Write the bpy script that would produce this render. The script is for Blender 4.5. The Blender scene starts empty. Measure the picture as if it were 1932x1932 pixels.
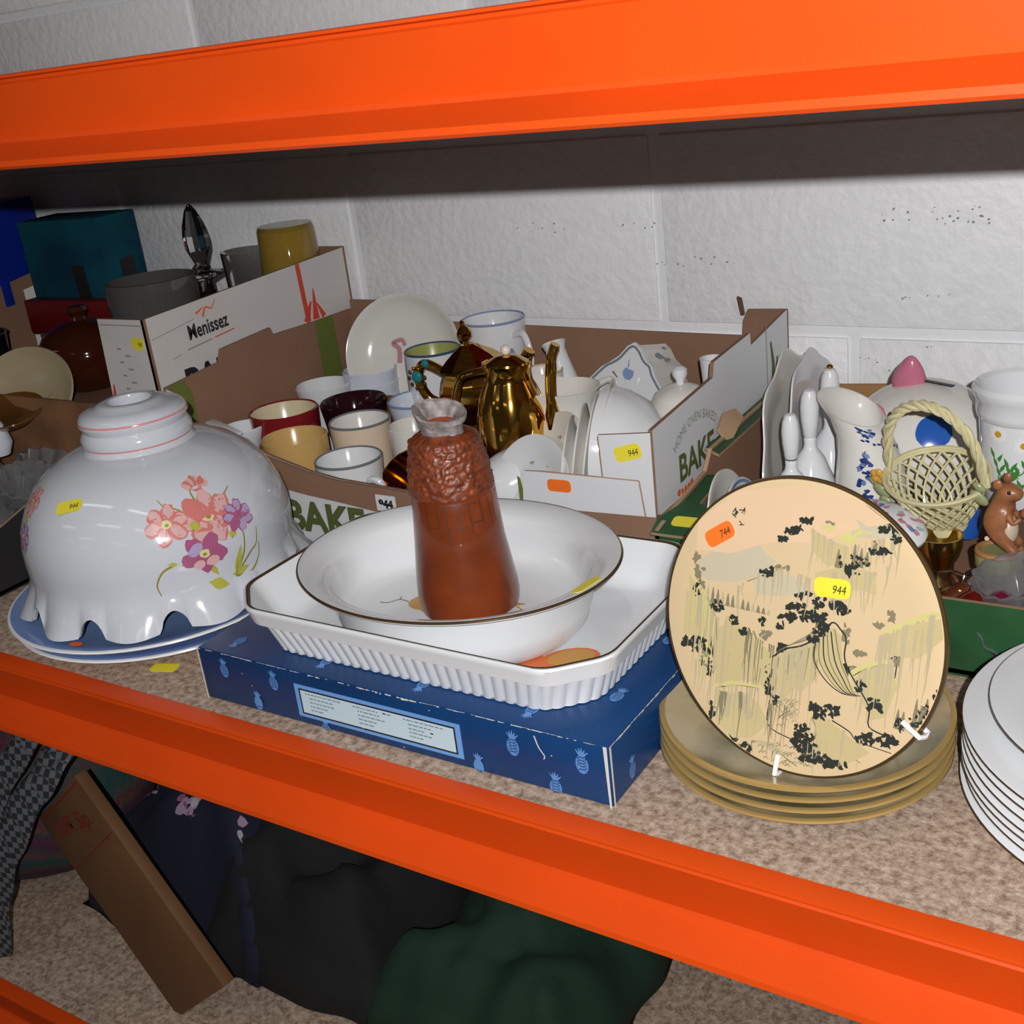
import bpy, bmesh, math, random
from mathutils import Vector, Matrix, noise
PI = math.pi
rnd = random.Random(7)
scn = bpy.context.scene
COL = scn.collection

# ------------------------------------------------------------------ camera
cd = bpy.data.cameras.new('camera'); cam = bpy.data.objects.new('camera', cd); COL.objects.link(cam)
Rr, Rd, Rf = (0.84256567, 0.5268426, -0.11189269), (0.11003326, -0.3717464, -0.92179026), (-0.52723408, 0.76435691, -0.37119097)
cam.matrix_world = Matrix(((Rr[0], -Rd[0], -Rf[0], 0.0), (Rr[1], -Rd[1], -Rf[1], 0.0), (Rr[2], -Rd[2], -Rf[2], 0.5), (0, 0, 0, 1)))
cd.sensor_width = 36; cd.lens = 41.29; cd.shift_y = -0.001; cd.clip_start = 0.02
scn.camera = cam
# ------------------------------------------------------------------ world, lights, exposure
w = bpy.data.worlds.new('room_light'); scn.world = w; w.use_nodes = True
bg = w.node_tree.nodes['Background']; bg.inputs[0].default_value = (0.9, 0.86, 0.84, 1); bg.inputs[1].default_value = 0.032
def area(name, loc, target, power, sx, sy, col=(1, 1, 1)):
    l = bpy.data.lights.new(name, 'AREA'); l.energy = power; l.shape = 'RECTANGLE'; l.size = sx; l.size_y = sy; l.color = col
    o = bpy.data.objects.new(name, l); COL.objects.link(o); o.location = loc
    o.rotation_euler = (Vector(target) - Vector(loc)).to_track_quat('-Z', 'Y').to_euler(); return o
fl_d = bpy.data.lights.new('camera_flash', 'SPOT'); fl_d.energy = 50; fl_d.spot_size = 1.9; fl_d.spot_blend = 0.35; fl_d.shadow_soft_size = 0.006; fl_d.color = (1.0, 0.99, 0.985)
fl_o = bpy.data.objects.new('camera_flash', fl_d); COL.objects.link(fl_o); fl_o.location = (0.07, -0.10, 0.575)
fl_o.rotation_euler = (Vector((-0.66, 1.0, 0.16)) - fl_o.location).to_track_quat('-Z', 'Y').to_euler()
for i, (x, y, ln) in enumerate([(-1.9, -0.9, 1.5), (0.3, -0.9, 1.5), (-0.8, -2.6, 1.5), (1.6, -2.6, 1.5), (-4.2, -3.4, 1.5), (-2.6, -5.2, 1.5), (-5.4, -6.6, 1.5), (-3.4, -8.6, 1.5), (1.0, -6.0, 1.5)]):
    area('ceiling_tube', (x, y, 2.7), (x, y, 0), 4.5, ln, 0.05, (1.0, 0.97, 0.93))
vs = scn.view_settings; vs.view_transform = 'Standard'; vs.look = 'None'; vs.exposure = 0.0; vs.gamma = 1.0; vs.use_curve_mapping = False

# ------------------------------------------------------------------ materials
MATS = {}
def mat(name, col, rough=0.5, metal=0.0, coat=0.0, trans=0.0, bump=0.0, bscale=200.0, var=0.0, vscale=20.0, col2=None, ior=1.5, detail=4.0, spec=0.5):
    if name in MATS: return MATS[name]
    m = bpy.data.materials.new(name); m.use_nodes = True; nt = m.node_tree; b = nt.nodes['Principled BSDF']
    c = (*col, 1); b.inputs['Base Color'].default_value = c; b.inputs['Roughness'].default_value = rough
    b.inputs['Metallic'].default_value = metal; b.inputs['Specular IOR Level'].default_value = spec; b.inputs['Coat Weight'].default_value = coat; b.inputs['Coat Roughness'].default_value = 0.03
    b.inputs['Transmission Weight'].default_value = trans; b.inputs['IOR'].default_value = ior
    m.diffuse_color = c
    if var or bump:
        tc = nt.nodes.new('ShaderNodeTexCoord')
    if var:
        n = nt.nodes.new('ShaderNodeTexNoise'); n.inputs['Scale'].default_value = vscale; n.inputs['Detail'].default_value = detail
        nt.links.new(tc.outputs['Object'], n.inputs['Vector'])
        r = nt.nodes.new('ShaderNodeValToRGB'); d = col2 or tuple(x * (1 - var) for x in col)
        r.color_ramp.elements[0].position = 0.35; r.color_ramp.elements[1].position = 0.65
        r.color_ramp.elements[0].color = (*d, 1); r.color_ramp.elements[1].color = c
        nt.links.new(n.outputs['Fac'], r.inputs['Fac']); nt.links.new(r.outputs['Color'], b.inputs['Base Color'])
    if bump:
        n2 = nt.nodes.new('ShaderNodeTexNoise'); n2.inputs['Scale'].default_value = bscale; n2.inputs['Detail'].default_value = 3
        nt.links.new(tc.outputs['Object'], n2.inputs['Vector'])
        bp = nt.nodes.new('ShaderNodeBump'); bp.inputs['Strength'].default_value = bump; bp.inputs['Distance'].default_value = 0.002
        nt.links.new(n2.outputs['Fac'], bp.inputs['Height']); nt.links.new(bp.outputs['Normal'], b.inputs['Normal'])
    MATS[name] = m; return m
china = mat('white_china', (0.70, 0.715, 0.735), 0.12)
china_warm = mat('cream_white_china', (0.70, 0.68, 0.635), 0.14)
china_blue = mat('bluish_white_china', (0.64, 0.69, 0.77), 0.12)
shade_w = mat('glazed_shade_white', (0.57, 0.595, 0.645), 0.10)
gilt = mat('gilt_line', (0.50, 0.31, 0.06), 0.25, 0.9)
gilt_dark = mat('dark_gilt_line', (0.10, 0.06, 0.025), 0.25, 0.5)
gold = mat('gold_lustre', (0.63, 0.36, 0.07), 0.09, 1.0)
card = mat('brown_card', (0.27, 0.145, 0.088), 0.8, var=0.15, vscale=8)
card_light = mat('tan_card', (0.40, 0.26, 0.15), 0.8, var=0.2, vscale=30)
card_dark = mat('dark_brown_card', (0.12, 0.06, 0.03), 0.8, var=0.2, vscale=15)
card_white = mat('white_card', (0.66, 0.67, 0.69), 0.5)
card_grey = mat('greyish_white_card', (0.62, 0.59, 0.57), 0.6, var=0.06, vscale=10)
card_green = mat('green_card', (0.020, 0.095, 0.030), 0.5, var=0.45, vscale=14, detail=6)
olive = mat('olive_print', (0.13, 0.16, 0.03), 0.6)
ink = mat('black_ink', (0.012, 0.012, 0.014), 0.5)
ink_green = mat('green_ink', (0.09, 0.115, 0.03), 0.6)
ink_grey = mat('grey_green_ink', (0.25, 0.27, 0.23), 0.6)
ink_red = mat('red_print', (0.62, 0.06, 0.03), 0.6)
ink_orange = mat('orange_print', (0.75, 0.13, 0.02), 0.6)
yellow_p = mat('yellow_sticker_paper', (0.78, 0.68, 0.04), 0.5)
orange_p = mat('orange_sticker_paper', (0.85, 0.16, 0.015), 0.5)
black = mat('black_stuff', (0.008, 0.008, 0.009), 0.7)
glass = mat('clear_glass', (1, 1, 1), 0.02, trans=1.0, ior=1.5)
cut_m = mat('cut_glass', (0.80, 0.81, 0.82), 0.03, trans=0.90)
smoke = mat('smoked_glass', (0.16, 0.155, 0.14), 0.08, trans=0.55)
amber = mat('amber_glass', (0.86, 0.62, 0.12), 0.03, trans=0.8)
wire_w = mat('white_plastic_wire', (0.85, 0.85, 0.85), 0.3)

# ------------------------------------------------------------------ helpers
def tag(o, label=None, cat=None, group=None, kind=None):
    if label: o['label'] = label
    if cat: o['category'] = cat
    if group: o['group'] = group
    if kind: o['kind'] = kind
    return o
def T(name, label, cat, loc=(0, 0, 0), rz=0.0, group=None, rot=None):
    o = bpy.data.objects.new(name, None); COL.objects.link(o); o.empty_display_size = 0.01
    o.location = loc; o.rotation_euler = rot if rot else (0, 0, rz); return tag(o, label, cat, group)
def mk(name, verts, faces, mats, parent=None, midx=None, smooth=40):
    me = bpy.data.meshes.new(name); me.from_pydata([tuple(v) for v in verts], [], faces)
    for m in (mats if isinstance(mats, (list, tuple)) else [mats]): me.materials.append(m)
    if midx: me.polygons.foreach_set('material_index', midx)
    bm = bmesh.new(); bm.from_mesh(me); bmesh.ops.remove_doubles(bm, verts=bm.verts, dist=1e-6)
    bmesh.ops.recalc_face_normals(bm, faces=bm.faces); bm.to_mesh(me); bm.free()
    if smooth: me.shade_smooth(); me.set_sharp_from_angle(angle=math.radians(smooth))
    me.update(); o = bpy.data.objects.new(name, me); COL.objects.link(o)
    if parent: o.parent = parent
    return o
def place(o, loc=(0, 0, 0), rot=(0, 0, 0)):
    o.location = loc; o.rotation_euler = rot; return o
def lathe(name, prof, mats, parent=None, n=48, fn=None, smooth=40, closed=False):
    """prof: (r, z[, material index of the band starting here]); fn(theta, r, z) -> point"""
    V, Fc, MI = [], [], []; rings = []; last = 0; fix = []
    for p in prof:
        last = p[2] if len(p) > 2 else last; fix.append((p[0], p[1], last))
    prof = fix
    for p in prof:
        r, z = p[0], p[1]
        if r < 1e-6:
            V.append(fn(0, 0, z) if fn else (0, 0, z)); rings.append([len(V) - 1]); continue
        ids = []
        for i in range(n):
            t = 2 * PI * i / n
            V.append(fn(t, r, z) if fn else (r * math.cos(t), r * math.sin(t), z)); ids.append(len(V) - 1)
        rings.append(ids)
    seq = list(range(len(prof) - 1)) + ([len(prof) - 1] if closed else [])
    for k in seq:
        a, b = rings[k], rings[(k + 1) % len(prof)]; m = prof[k][2] if len(prof[k]) > 2 else 0
        for i in range(n):
            j = (i + 1) % n
            if len(a) == 1 and len(b) == 1: continue
            f = (a[0], b[i], b[j]) if len(a) == 1 else ((a[i], a[j], b[0]) if len(b) == 1 else (a[i], a[j], b[j], b[i]))
            Fc.append(f); MI.append(m)
    return mk(name, V, Fc, mats, parent, MI, smooth)
def ring(name, R, z, r, m, parent=None, n=48, k=6, fn=None):
    return lathe(name, [(R + r * math.cos(2 * PI * i / k), z + r * math.sin(2 * PI * i / k)) for i in range(k)], m, parent, n, fn, closed=True)
def tube(name, pts, r, m, parent=None, k=8, closed=False, caps=True, flat=None):
    """sweep; r may be a number or a list; flat = (a, b) squashes the section along normal / binormal"""
    P = [Vector(p) for p in pts]; n = len(P); V, Fc = [], []
    up = Vector((0.13, 0.31, 0.94)).normalized(); prevN = None
    for i in range(n):
        t = (P[(i + 1) % n] - P[i - 1]) if closed else (P[min(i + 1, n - 1)] - P[max(i - 1, 0)])
        t.normalize()
        N = prevN - t * prevN.dot(t) if prevN else up - t * up.dot(t)
        if N.length < 1e-5: N = Vector((1, 0, 0)) - t * t.x
        N.normalize(); B = t.cross(N); prevN = N; rr = r[i] if isinstance(r, (list, tuple)) else r
        fa, fb = flat if flat else (1, 1)
        for j in range(k):
            a = 2 * PI * j / k; V.append(P[i] + N * (rr * fa * math.cos(a)) + B * (rr * fb * math.sin(a)))
    for i in range(n if closed else n - 1):
        for j in range(k):
            a, b = i * k, ((i + 1) % n) * k; Fc.append((a + j, a + (j + 1) % k, b + (j + 1) % k, b + j))
    if caps and not closed: Fc.append(tuple(range(k))); Fc.append(tuple((n - 1) * k + j for j in range(k)))
    return mk(name, V, Fc, m, parent)
def merge(name, objs, parent=None, kind=None):
    """join mesh objects (built with identity transforms) into the first"""
    bm = bmesh.new(); mats = []
    for o in objs:
        me = o.data; off = []
        for m in me.materials:
            if m not in mats: mats.append(m)
            off.append(mats.index(m))
        s = len(bm.faces); bm.from_mesh(me); bm.faces.ensure_lookup_table()
        for f in bm.faces[s:]: f.material_index = off[f.material_index] if off else 0
        bpy.data.objects.remove(o); bpy.data.meshes.remove(me)
    me = bpy.data.meshes.new(name); bm.to_mesh(me); bm.free()
    for m in mats: me.materials.append(m)
    o = bpy.data.objects.new(name, me); COL.objects.link(o)
    if parent: o.parent = parent
    if kind: o['kind'] = kind
    return o
def frame(o, x, y):
    x = Vector(x).normalized(); z = x.cross(Vector(y)).normalized(); y = z.cross(x)
    return Matrix(((x.x, y.x, z.x, o[0]), (x.y, y.y, z.y, o[1]), (x.z, y.z, z.z, o[2]), (0, 0, 0, 1)))
def slab(name, pts, th, M4, mats, parent=None, smooth=None):
    """2-D outline extruded from z=-th to 0 in frame M4; mats = front, back, edge"""
    n = len(pts); V = [M4 @ Vector((p[0], p[1], 0)) for p in pts] + [M4 @ Vector((p[0], p[1], -th)) for p in pts]
    Fc = [tuple(range(n)), tuple(range(2 * n - 1, n - 1, -1))] + [(i, (i + 1) % n, n + (i + 1) % n, n + i) for i in range(n)]
    if not isinstance(mats, (list, tuple)): mats = [mats] * 3
    return mk(name, V, Fc, mats, parent, [0, 1] + [2] * n, smooth)
def box(name, lo, hi, m, parent=None, bev=0.0):
    V = [(x, y, z) for x in (lo[0], hi[0]) for y in (lo[1], hi[1]) for z in (lo[2], hi[2])]
    Fc = [(0, 1, 3, 2), (4, 6, 7, 5), (0, 4, 5, 1), (2, 3, 7, 6), (0, 2, 6, 4), (1, 5, 7, 3)]
    o = mk(name, V, Fc, m, parent, None, None)
    if bev:
        bm = bmesh.new(); bm.from_mesh(o.data); bmesh.ops.bevel(bm, geom=bm.edges[:], offset=bev, segments=2, affect='EDGES', profile=0.5)
        bm.to_mesh(o.data); bm.free(); o.data.shade_smooth(); o.data.set_sharp_from_angle(angle=math.radians(30))
    return o
def blob(name, c, r, m, parent=None, seg=16, rot=None, fn=None):
    bm = bmesh.new(); bmesh.ops.create_uvsphere(bm, u_segments=seg, v_segments=max(6, seg // 2), radius=1)
    R = rot.to_matrix() if rot else Matrix.Identity(3)
    for v in bm.verts:
        p = Vector((v.co.x * r[0], v.co.y * r[1], v.co.z * r[2]))
        if fn: p = fn(p)
        v.co = R @ p + Vector(c)
    me = bpy.data.meshes.new(name); bm.to_mesh(me); bm.free(); me.materials.append(m); me.shade_smooth()
    o = bpy.data.objects.new(name, me); COL.objects.link(o)
    if parent: o.parent = parent
    return o
def rrect(w_, h_, r, k=4):
    P = []
    for cx, cy, a0 in ((w_ / 2 - r, h_ / 2 - r, 0), (-w_ / 2 + r, h_ / 2 - r, PI / 2), (-w_ / 2 + r, -h_ / 2 + r, PI), (w_ / 2 - r, -h_ / 2 + r, 1.5 * PI)):
        for i in range(k + 1):
            a = a0 + PI / 2 * i / k; P.append((cx + r * math.cos(a), cy + r * math.sin(a)))
    return P
def ngon(cx, cy, rx, ry, n=14, rot=0.0, wob=0.0, rg=rnd):
    P = []
    for i in range(n):
        a = 2 * PI * i / n; k = 1 + (rg.uniform(-wob, wob) if wob else 0); x, y = rx * k * math.cos(a), ry * k * math.sin(a)
        P.append((cx + x * math.cos(rot) - y * math.sin(rot), cy + x * math.sin(rot) + y * math.cos(rot)))
    return P
def stroke(pts, w0, w1=None, k=1):
    """polyline -> polygon of tapering width"""
    n = len(pts); L, Rg = [], []
    for i in range(n):
        a, b = pts[max(i - 1, 0)], pts[min(i + 1, n - 1)]; dx, dy = b[0] - a[0], b[1] - a[1]; d = math.hypot(dx, dy) or 1
        wd = (w0 + ((w1 if w1 is not None else w0) - w0) * i / (n - 1)) / 2
        L.append((pts[i][0] - dy / d * wd, pts[i][1] + dx / d * wd)); Rg.append((pts[i][0] + dy / d * wd, pts[i][1] - dx / d * wd))
    return ('strip', L, Rg)
def curve2(pts, k=6):
    """Catmull-Rom through 2-D or 3-D points"""
    Q = [Vector(p).to_3d() if len(p) == 2 else Vector(p) for p in pts]; out = []
    for i in range(len(Q) - 1):
        p0, p1, p2, p3 = Q[max(i - 1, 0)], Q[i], Q[i + 1], Q[min(i + 2, len(Q) - 1)]
        for j in range(k):
            t = j / k
            out.append(0.5 * ((2 * p1) + (p2 - p0) * t + (2 * p0 - 5 * p1 + 4 * p2 - p3) * t * t + (3 * p1 - p0 - 3 * p2 + p3) * t ** 3))
    out.append(Q[-1]); return [tuple(p[:2]) if len(pts[0]) == 2 else tuple(p) for p in out]
def decal(name, polys, mp, mats, parent=None, fine=1, split=0.018):
    """flat print laid on a surface: polys = [(outline or strip, material index)]; mp(u, v, layer) -> point"""
    polys = [(P, mi, (li % 40) * 1e-5) for li, (P, mi) in enumerate(polys)]
    groups = [polys]
    if 1 < len(polys) < 450:             # motifs that lie apart become parts of their own
        B = []
        for P, mi, z in polys:
            q = [mp(p[0], p[1], 0) for p in ((P[1] + P[2]) if P[0] == 'strip' else P)]
            B.append(([min(p[i] for p in q) for i in range(3)], [max(p[i] for p in q) for i in range(3)]))
        par = list(range(len(B)))
        def find(i):
            while par[i] != i: i = par[i]
            return i
        S_ = [max(h[i] - l[i] for i in range(3)) for l, h in B]
        for i in range(len(B)):
            for j in range(i):
                g = math.sqrt(sum(max(0, B[i][0][k] - B[j][1][k], B[j][0][k] - B[i][1][k]) ** 2 for k in range(3)))
                if g <= max(split, 0.45 * max(S_[i], S_[j])):
                    a, b = find(i), find(j)
                    if a != b: par[max(a, b)] = min(a, b)
        gd = {}
        for i, p in enumerate(polys): gd.setdefault(find(i), []).append(p)
        groups = list(gd.values())
    for g in groups: o = decal_mesh(name, g, mp, mats, parent, fine)
    return o
def decal_mesh(name, polys, mp, mats, parent, fine):
    V, Fc, MI = [], [], []
    for P, mi, z in polys:
        s = len(V)
        if P[0] == 'strip':
            n = len(P[1])
            for p in P[1]: V.append(mp(p[0], p[1], z))
            for p in P[2]: V.append(mp(p[0], p[1], z))
            for i in range(n - 1): Fc.append((s + i, s + i + 1, s + n + i + 1, s + n + i)); MI.append(mi)
            continue
        n = len(P); cx = sum(p[0] for p in P) / n; cy = sum(p[1] for p in P) / n; V.append(mp(cx, cy, z))
        for q in range(1, fine + 1):
            f = q / fine
            for p in P: V.append(mp(cx + (p[0] - cx) * f, cy + (p[1] - cy) * f, z))
        for i in range(n):
            j = (i + 1) % n; Fc.append((s, s + 1 + i, s + 1 + j)); MI.append(mi)
            for q in range(1, fine):
                a = s + 1 + (q - 1) * n; b = a + n; Fc.append((a + i, b + i, b + j, a + j)); MI.append(mi)
    me = bpy.data.meshes.new(name); me.from_pydata([tuple(v) for v in V], [], Fc)
    for m in mats: me.materials.append(m)
    me.polygons.foreach_set('material_index', MI); me.shade_smooth(); me.update()
    o = bpy.data.objects.new(name, me); COL.objects.link(o)
    if parent: o.parent = parent
    return o
def planar(M4, off=0.0003):
    return lambda u, v, z=0: M4 @ Vector((u, v, off + z))
def text(name, body, size, M4, m, parent=None, off=0.0004, sx=1.0, arc=None, bold=0.0, shear=0.0):
    c = bpy.data.curves.new('t', 'FONT'); c.body = body; c.size = size; c.align_x = 'CENTER'; c.align_y = 'CENTER'; c.offset = bold; c.resolution_u = 3; c.shear = shear
    o = bpy.data.objects.new('t', c); COL.objects.link(o)
    dg = bpy.context.evaluated_depsgraph_get(); me = bpy.data.meshes.new_from_object(o.evaluated_get(dg)); bpy.data.objects.remove(o); bpy.data.curves.remove(c)
    for v in me.vertices:
        x, y = v.co.x * sx, v.co.y
        if arc: a = x / arc; x, y = (arc + y) * math.sin(a), (arc + y) * math.cos(a) - arc
        v.co = M4 @ Vector((x, y, off))
    me.materials.clear(); me.materials.append(m); me.name = name
    r = bpy.data.objects.new(name, me); COL.objects.link(r)
    if parent: r.parent = parent
    return r
def sticker(M4, parent=None, m=None, wd=0.026, ht=0.013, txt='744', label=None, off=0.0004, cut=0.004):
    """small price sticker with clipped corners and a handwritten number; M4 lies on the surface"""
    P = rrect(wd, ht, cut, 3)
    s = slab('price_sticker', P, off, M4 @ Matrix.Translation((0, 0, off)), m or yellow_p, parent)
    s['label'] = label or ('orange price sticker' if m is orange_p else 'yellow price sticker')
    if txt: text('handwritten_number', txt, ht * 0.62, M4 @ Matrix.Translation((wd * 0.18, -ht * 0.08, off)), ink, s, off=0.0002, sx=0.8, shear=0.25)
    return s
# ------------------------------------------------------------------ setting: painted block wall, floor, racking
paint = mat('wall_paint', (0.86, 0.87, 0.89), 0.5, bump=0.9, bscale=95, var=0.05, vscale=40)
pit = mat('paint_pit', (0.30, 0.28, 0.25), 0.9)
mortar = mat('painted_mortar', (0.83, 0.84, 0.86), 0.5, bump=0.4, bscale=120)
WY = 1.24
wall = tag(mk('wall_back', [(-4, WY + 0.002, -1), (1.6, WY + 0.002, -1), (1.6, WY + 0.002, 1.6), (-4, WY + 0.002, 1.6), (-4, WY + 0.12, -1), (1.6, WY + 0.12, -1), (1.6, WY + 0.12, 1.6), (-4, WY + 0.12, 1.6)],
    [(0, 1, 2, 3), (7, 6, 5, 4), (0, 4, 5, 1), (1, 5, 6, 2), (2, 6, 7, 3), (3, 7, 4, 0)], mortar, smooth=None), kind='structure')
bproto = box('block', (-0.2185, -0.002, -0.106), (0.2185, 0.05, 0.106), paint, wall, 0.002)
first = True
for r in range(-5, 6):
    zc = 0.1645 - 0.1125 + r * 0.225
    for c in range(-7, 5):
        xc = -0.605 + 0.225 + c * 0.45 + (0.225 if r % 2 == 0 else 0.0)
        if xc > 1.4 or xc < -3.8: continue
        b = bproto if first else bproto.copy()
        if not first: COL.objects.link(b); b.parent = wall
        first = False; b.location = (xc, WY + rnd.uniform(-0.0005, 0.0005), zc); b.rotation_euler = (0, 0, rnd.uniform(-0.0015, 0.0015))
pits = []                       # little chips where the paint missed the block
for (px_, pz_, sp, nn) in [(-0.77, 0.283, 0.05, 9), (-0.56, 0.243, 0.05, 12), (-0.62, 0.285, 0.03, 5), (-0.3, 0.29, 0.05, 14), (-0.26, 0.283, 0.03, 10), (-0.31, 0.205, 0.03, 6), (-0.36, 0.135, 0.02, 5), (-0.33, 0.125, 0.02, 4), (-0.30, 0.152, 0.005, 2)]:
    for k in range(nn):
        s_ = rnd.uniform(0.0005, 0.0012); pits.append((ngon(px_ + rnd.uniform(-sp, sp), pz_ + rnd.uniform(-sp, sp) * 0.13, s_ * 1.5, s_, 7, rnd.random(), 0.4, rnd), 0))
decal('paint_chips', pits, lambda u, v, z: Vector((u, WY - 0.0028 - z, v)), [pit], wall)
conc = mat('concrete_floor', (0.13, 0.125, 0.12), 0.8, var=0.25, vscale=5)
tag(box('floor', (-4, -3.2, -1.02), (1.6, 1.36, -1.0), conc), kind='structure')

beam_m = mat('orange_beam_paint', (0.62, 0.062, 0.004), 0.4, var=0.08, vscale=9, spec=0.3)
def chip_mat():
    m = mat('chipboard', (0.44, 0.32, 0.235), 0.8, bump=0.25, bscale=500)
    nt = m.node_tree; b = nt.nodes['Principled BSDF']; tc = nt.nodes.new('ShaderNodeTexCoord')
    n = nt.nodes.new('ShaderNodeTexNoise'); n.inputs['Scale'].default_value = 150; n.inputs['Detail'].default_value = 5; n.inputs['Roughness'].default_value = 0.7
    nt.links.new(tc.outputs['Object'], n.inputs['Vector'])
    r = nt.nodes.new('ShaderNodeValToRGB'); e = r.color_ramp.elements
    e[0].position = 0.36; e[0].color = (0.20, 0.125, 0.085, 1); e[1].position = 0.66; e[1].color = (0.56, 0.43, 0.33, 1)
    k = e.new(0.5); k.color = (0.38, 0.275, 0.205, 1)
    nt.links.new(n.outputs['Fac'], r.inputs['Fac']); nt.links.new(r.outputs['Color'], b.inputs['Base Color']); return m
chip = chip_mat()
def beam(name, y, z, parent, flip=1):
    """step beam: lip, groove, recessed web, kicked-out lower flange"""
    S = [(0.030, 0.001), (0.030, -0.028), (0.040, -0.034), (0.040, -0.064), (0.006, -0.064), (-0.005, -0.063), (-0.007, -0.061), (-0.006, -0.057), (0.019, -0.046), (0.0205, -0.043), (0.0135, -0.006), (0.0155, -0.0045), (0.0155, -0.0025), (0.0115, -0.0015), (0.0115, 0.0002), (0.0135, 0.001)]
    V, Fc = [], []; n = len(S)
    for X in (-3.4, 0.85):
        for (a, b) in S: V.append((X, y + a * flip, z + b))
    for i in range(n): Fc.append((i, (i + 1) % n, n + (i + 1) % n, n + i))
    Fc += [tuple(range(n)), tuple(range(2 * n - 1, n - 1, -1))]
    return mk(name, V, Fc, beam_m, parent, None, 35)
rack = T('pallet_rack', 'orange steel pallet rack with a long step beam along the shelf front', 'shelving', (0, 0, -1.0))
rk = lambda o: place(o, (0, 0, 1.0))
rk(beam('front_beam', 0.535, 0.0, rack)); rk(beam('rear_beam', 1.222, 0.0, rack, -1))
rk(beam('upper_front_beam', 0.556, 0.516, rack)); rk(beam('upper_rear_beam', 1.222, 0.516, rack, -1))
rk(beam('lower_front_beam', 0.56, -0.55, rack)); rk(beam('lower_rear_beam', 1.222, -0.55, rack, -1))
for X in (-3.4, 0.85):
    for Y in (0.56, 1.19): box('upright', (X - 0.04, Y - 0.025, 0), (X + 0.04, Y + 0.025, 2.2), mat('grey_steel', (0.2, 0.2, 0.22), 0.4, 0.7), rack)
def deck(name, z, label):
    o = box(name, (-3.3, 0.5655, z), (0.8, 1.214, z + 0.018), chip); o.location.z = 0; return tag(o, label, 'shelf board')
o = box('shelf_board', (-3.3, 0.5655, -0.028), (0.8, 1.19, 0.0), chip); tag(o, 'chipboard shelf board behind the orange beam, carrying all the crockery', 'shelf board')
o = box('shelf_board', (-3.3, 0.587, 0.489), (0.8, 1.19, 0.517), chip); tag(o, 'upper chipboard shelf board above the crates', 'shelf board')
o = box('shelf_board', (-3.3, 0.591, -0.578), (0.8, 1.19, -0.55), chip); tag(o, 'lower chipboard shelf board under the orange beam, in shadow', 'shelf board')

# ------------------------------------------------------------------ centre bread crate
TH = 0.004
crate = T('bread_crate', 'open brown cardboard crate with white printed front corner, full of mugs and teaware', 'crate', (-0.75, 1.03, 0))
def wp(*p): return Vector(p)
CO = crate.location
def cslab(name, pts, o, x, y, mats, parent=crate, th=TH): return slab(name, pts, th, frame(Vector(o) - CO, x, y), mats, parent)
WB = [card_white, card, card]; BB = [card, card, card]
xl, xr, yf, yb = -1.055, -0.442, 0.868, 1.205
box('base_panel', (xl - CO.x, yf - CO.y, 0.001), (xr - CO.x, yb - CO.y, 0.006), card, crate)
# right wall, seen from outside; u runs back from the front corner
u = yb - yf
cslab('side_panel', [(0, 0.0), (u, 0.0), (u, 0.197), (0.232, 0.186), (0.230, 0.199), (0.138, 0.195), (0.134, 0.181), (0, 0.173)], (xr, yf, 0), (0, 1, 0), (0, 0, 1), WB)
cslab('fold_strip', [(0, 0), (u, 0), (u, 0.092), (0, 0.092)], (xr + 0.0045, yf - 0.002, 0), (0, 1, 0), (0, 0, 1), BB)
Mr = frame(Vector((xr, yf, 0)) - CO, (0, 1, 0), (0, 0, 1))
def outline_text(body, size, M4, parent, sx=1.0, name='printed_word', m=ink_green):
    return text(name, body, size, M4, m, parent, sx=sx, bold=0.0012)
text('printed_word', 'BAKE', 0.036, Mr @ Matrix.Translation((0.088, 0.117, 0)), ink_green, crate, bold=0.001, sx=0.95)
text('printed_word', 'HOME OVEN BAKED', 0.0125, Mr @ Matrix.Translation((0.088, 0.156, 0)), ink_grey, crate, arc=0.075, sx=0.9)
decal('printed_flames', [(ngon(0.045 + 0.007 * i, 0.0965, 0.004, 0.0035, 6, 0.3 * i, 0.4), 0) for i in range(5)], planar(Mr), [ink_orange], crate)
decal('printed_leaf', [(stroke([(0.29, 0.11), (0.292, 0.15), (0.286, 0.175)], 0.012, 0.004), 0), (stroke([(0.274, 0.09), (0.274, 0.197)], 0.0016), 1), (stroke([(0.305, 0.115), (0.303, 0.155)], 0.012, 0.003), 0)], planar(Mr), [ink_green, ink_grey], crate)
# back wall and the raised flap at its right end
cslab('back_panel', [(0, 0), (xr - xl, 0), (xr - xl, 0.197), (xr - xl - 0.045, 0.196), (xr - xl - 0.05, 0.185), (xr - xl - 0.052, 0.166), (0.07, 0.173), (0.06, 0.198), (0, 0.198)], (xl, yb, 0), (1, 0, 0), (0, 0, 1), BB)
cslab('corner_scrap', [(0, 0), (0.004, 0), (0.001, 0.018), (-0.004, 0.02)], (xr - 0.05, yb - 0.006, 0.192), (1, 0, 0), (0, 0, 1), [card_dark] * 3, th=0.002)
# left wall, inside seen; u runs back
lw = [(0, 0), (u, 0), (u + 0.0, 0.186), (0.262, 0.187), (0.185, 0.190), (0.181, 0.2), (0.094, 0.196), (0.088, 0.182), (0, 0.176)]
cslab('side_panel', lw, (xl, yf, 0), (0, 1, 0), (0, 0, 1), [card, card_white, card])
Ml = frame(Vector((xl, yf, 0)) - CO, (0, 1, 0), (0, 0, 1))
decal('olive_strip', [([(0.003, 0.006), (0.040, 0.006), (0.036, 0.16), (0.028, 0.1775), (0.003, 0.176)], 0)], planar(Ml, 0.0006), [olive], crate)
decal('olive_strip', [([(0.262, 0.08), (0.30, 0.08), (0.298, 0.187), (0.262, 0.187)], 0)], planar(Ml, 0.0006), [olive], crate)
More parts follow.
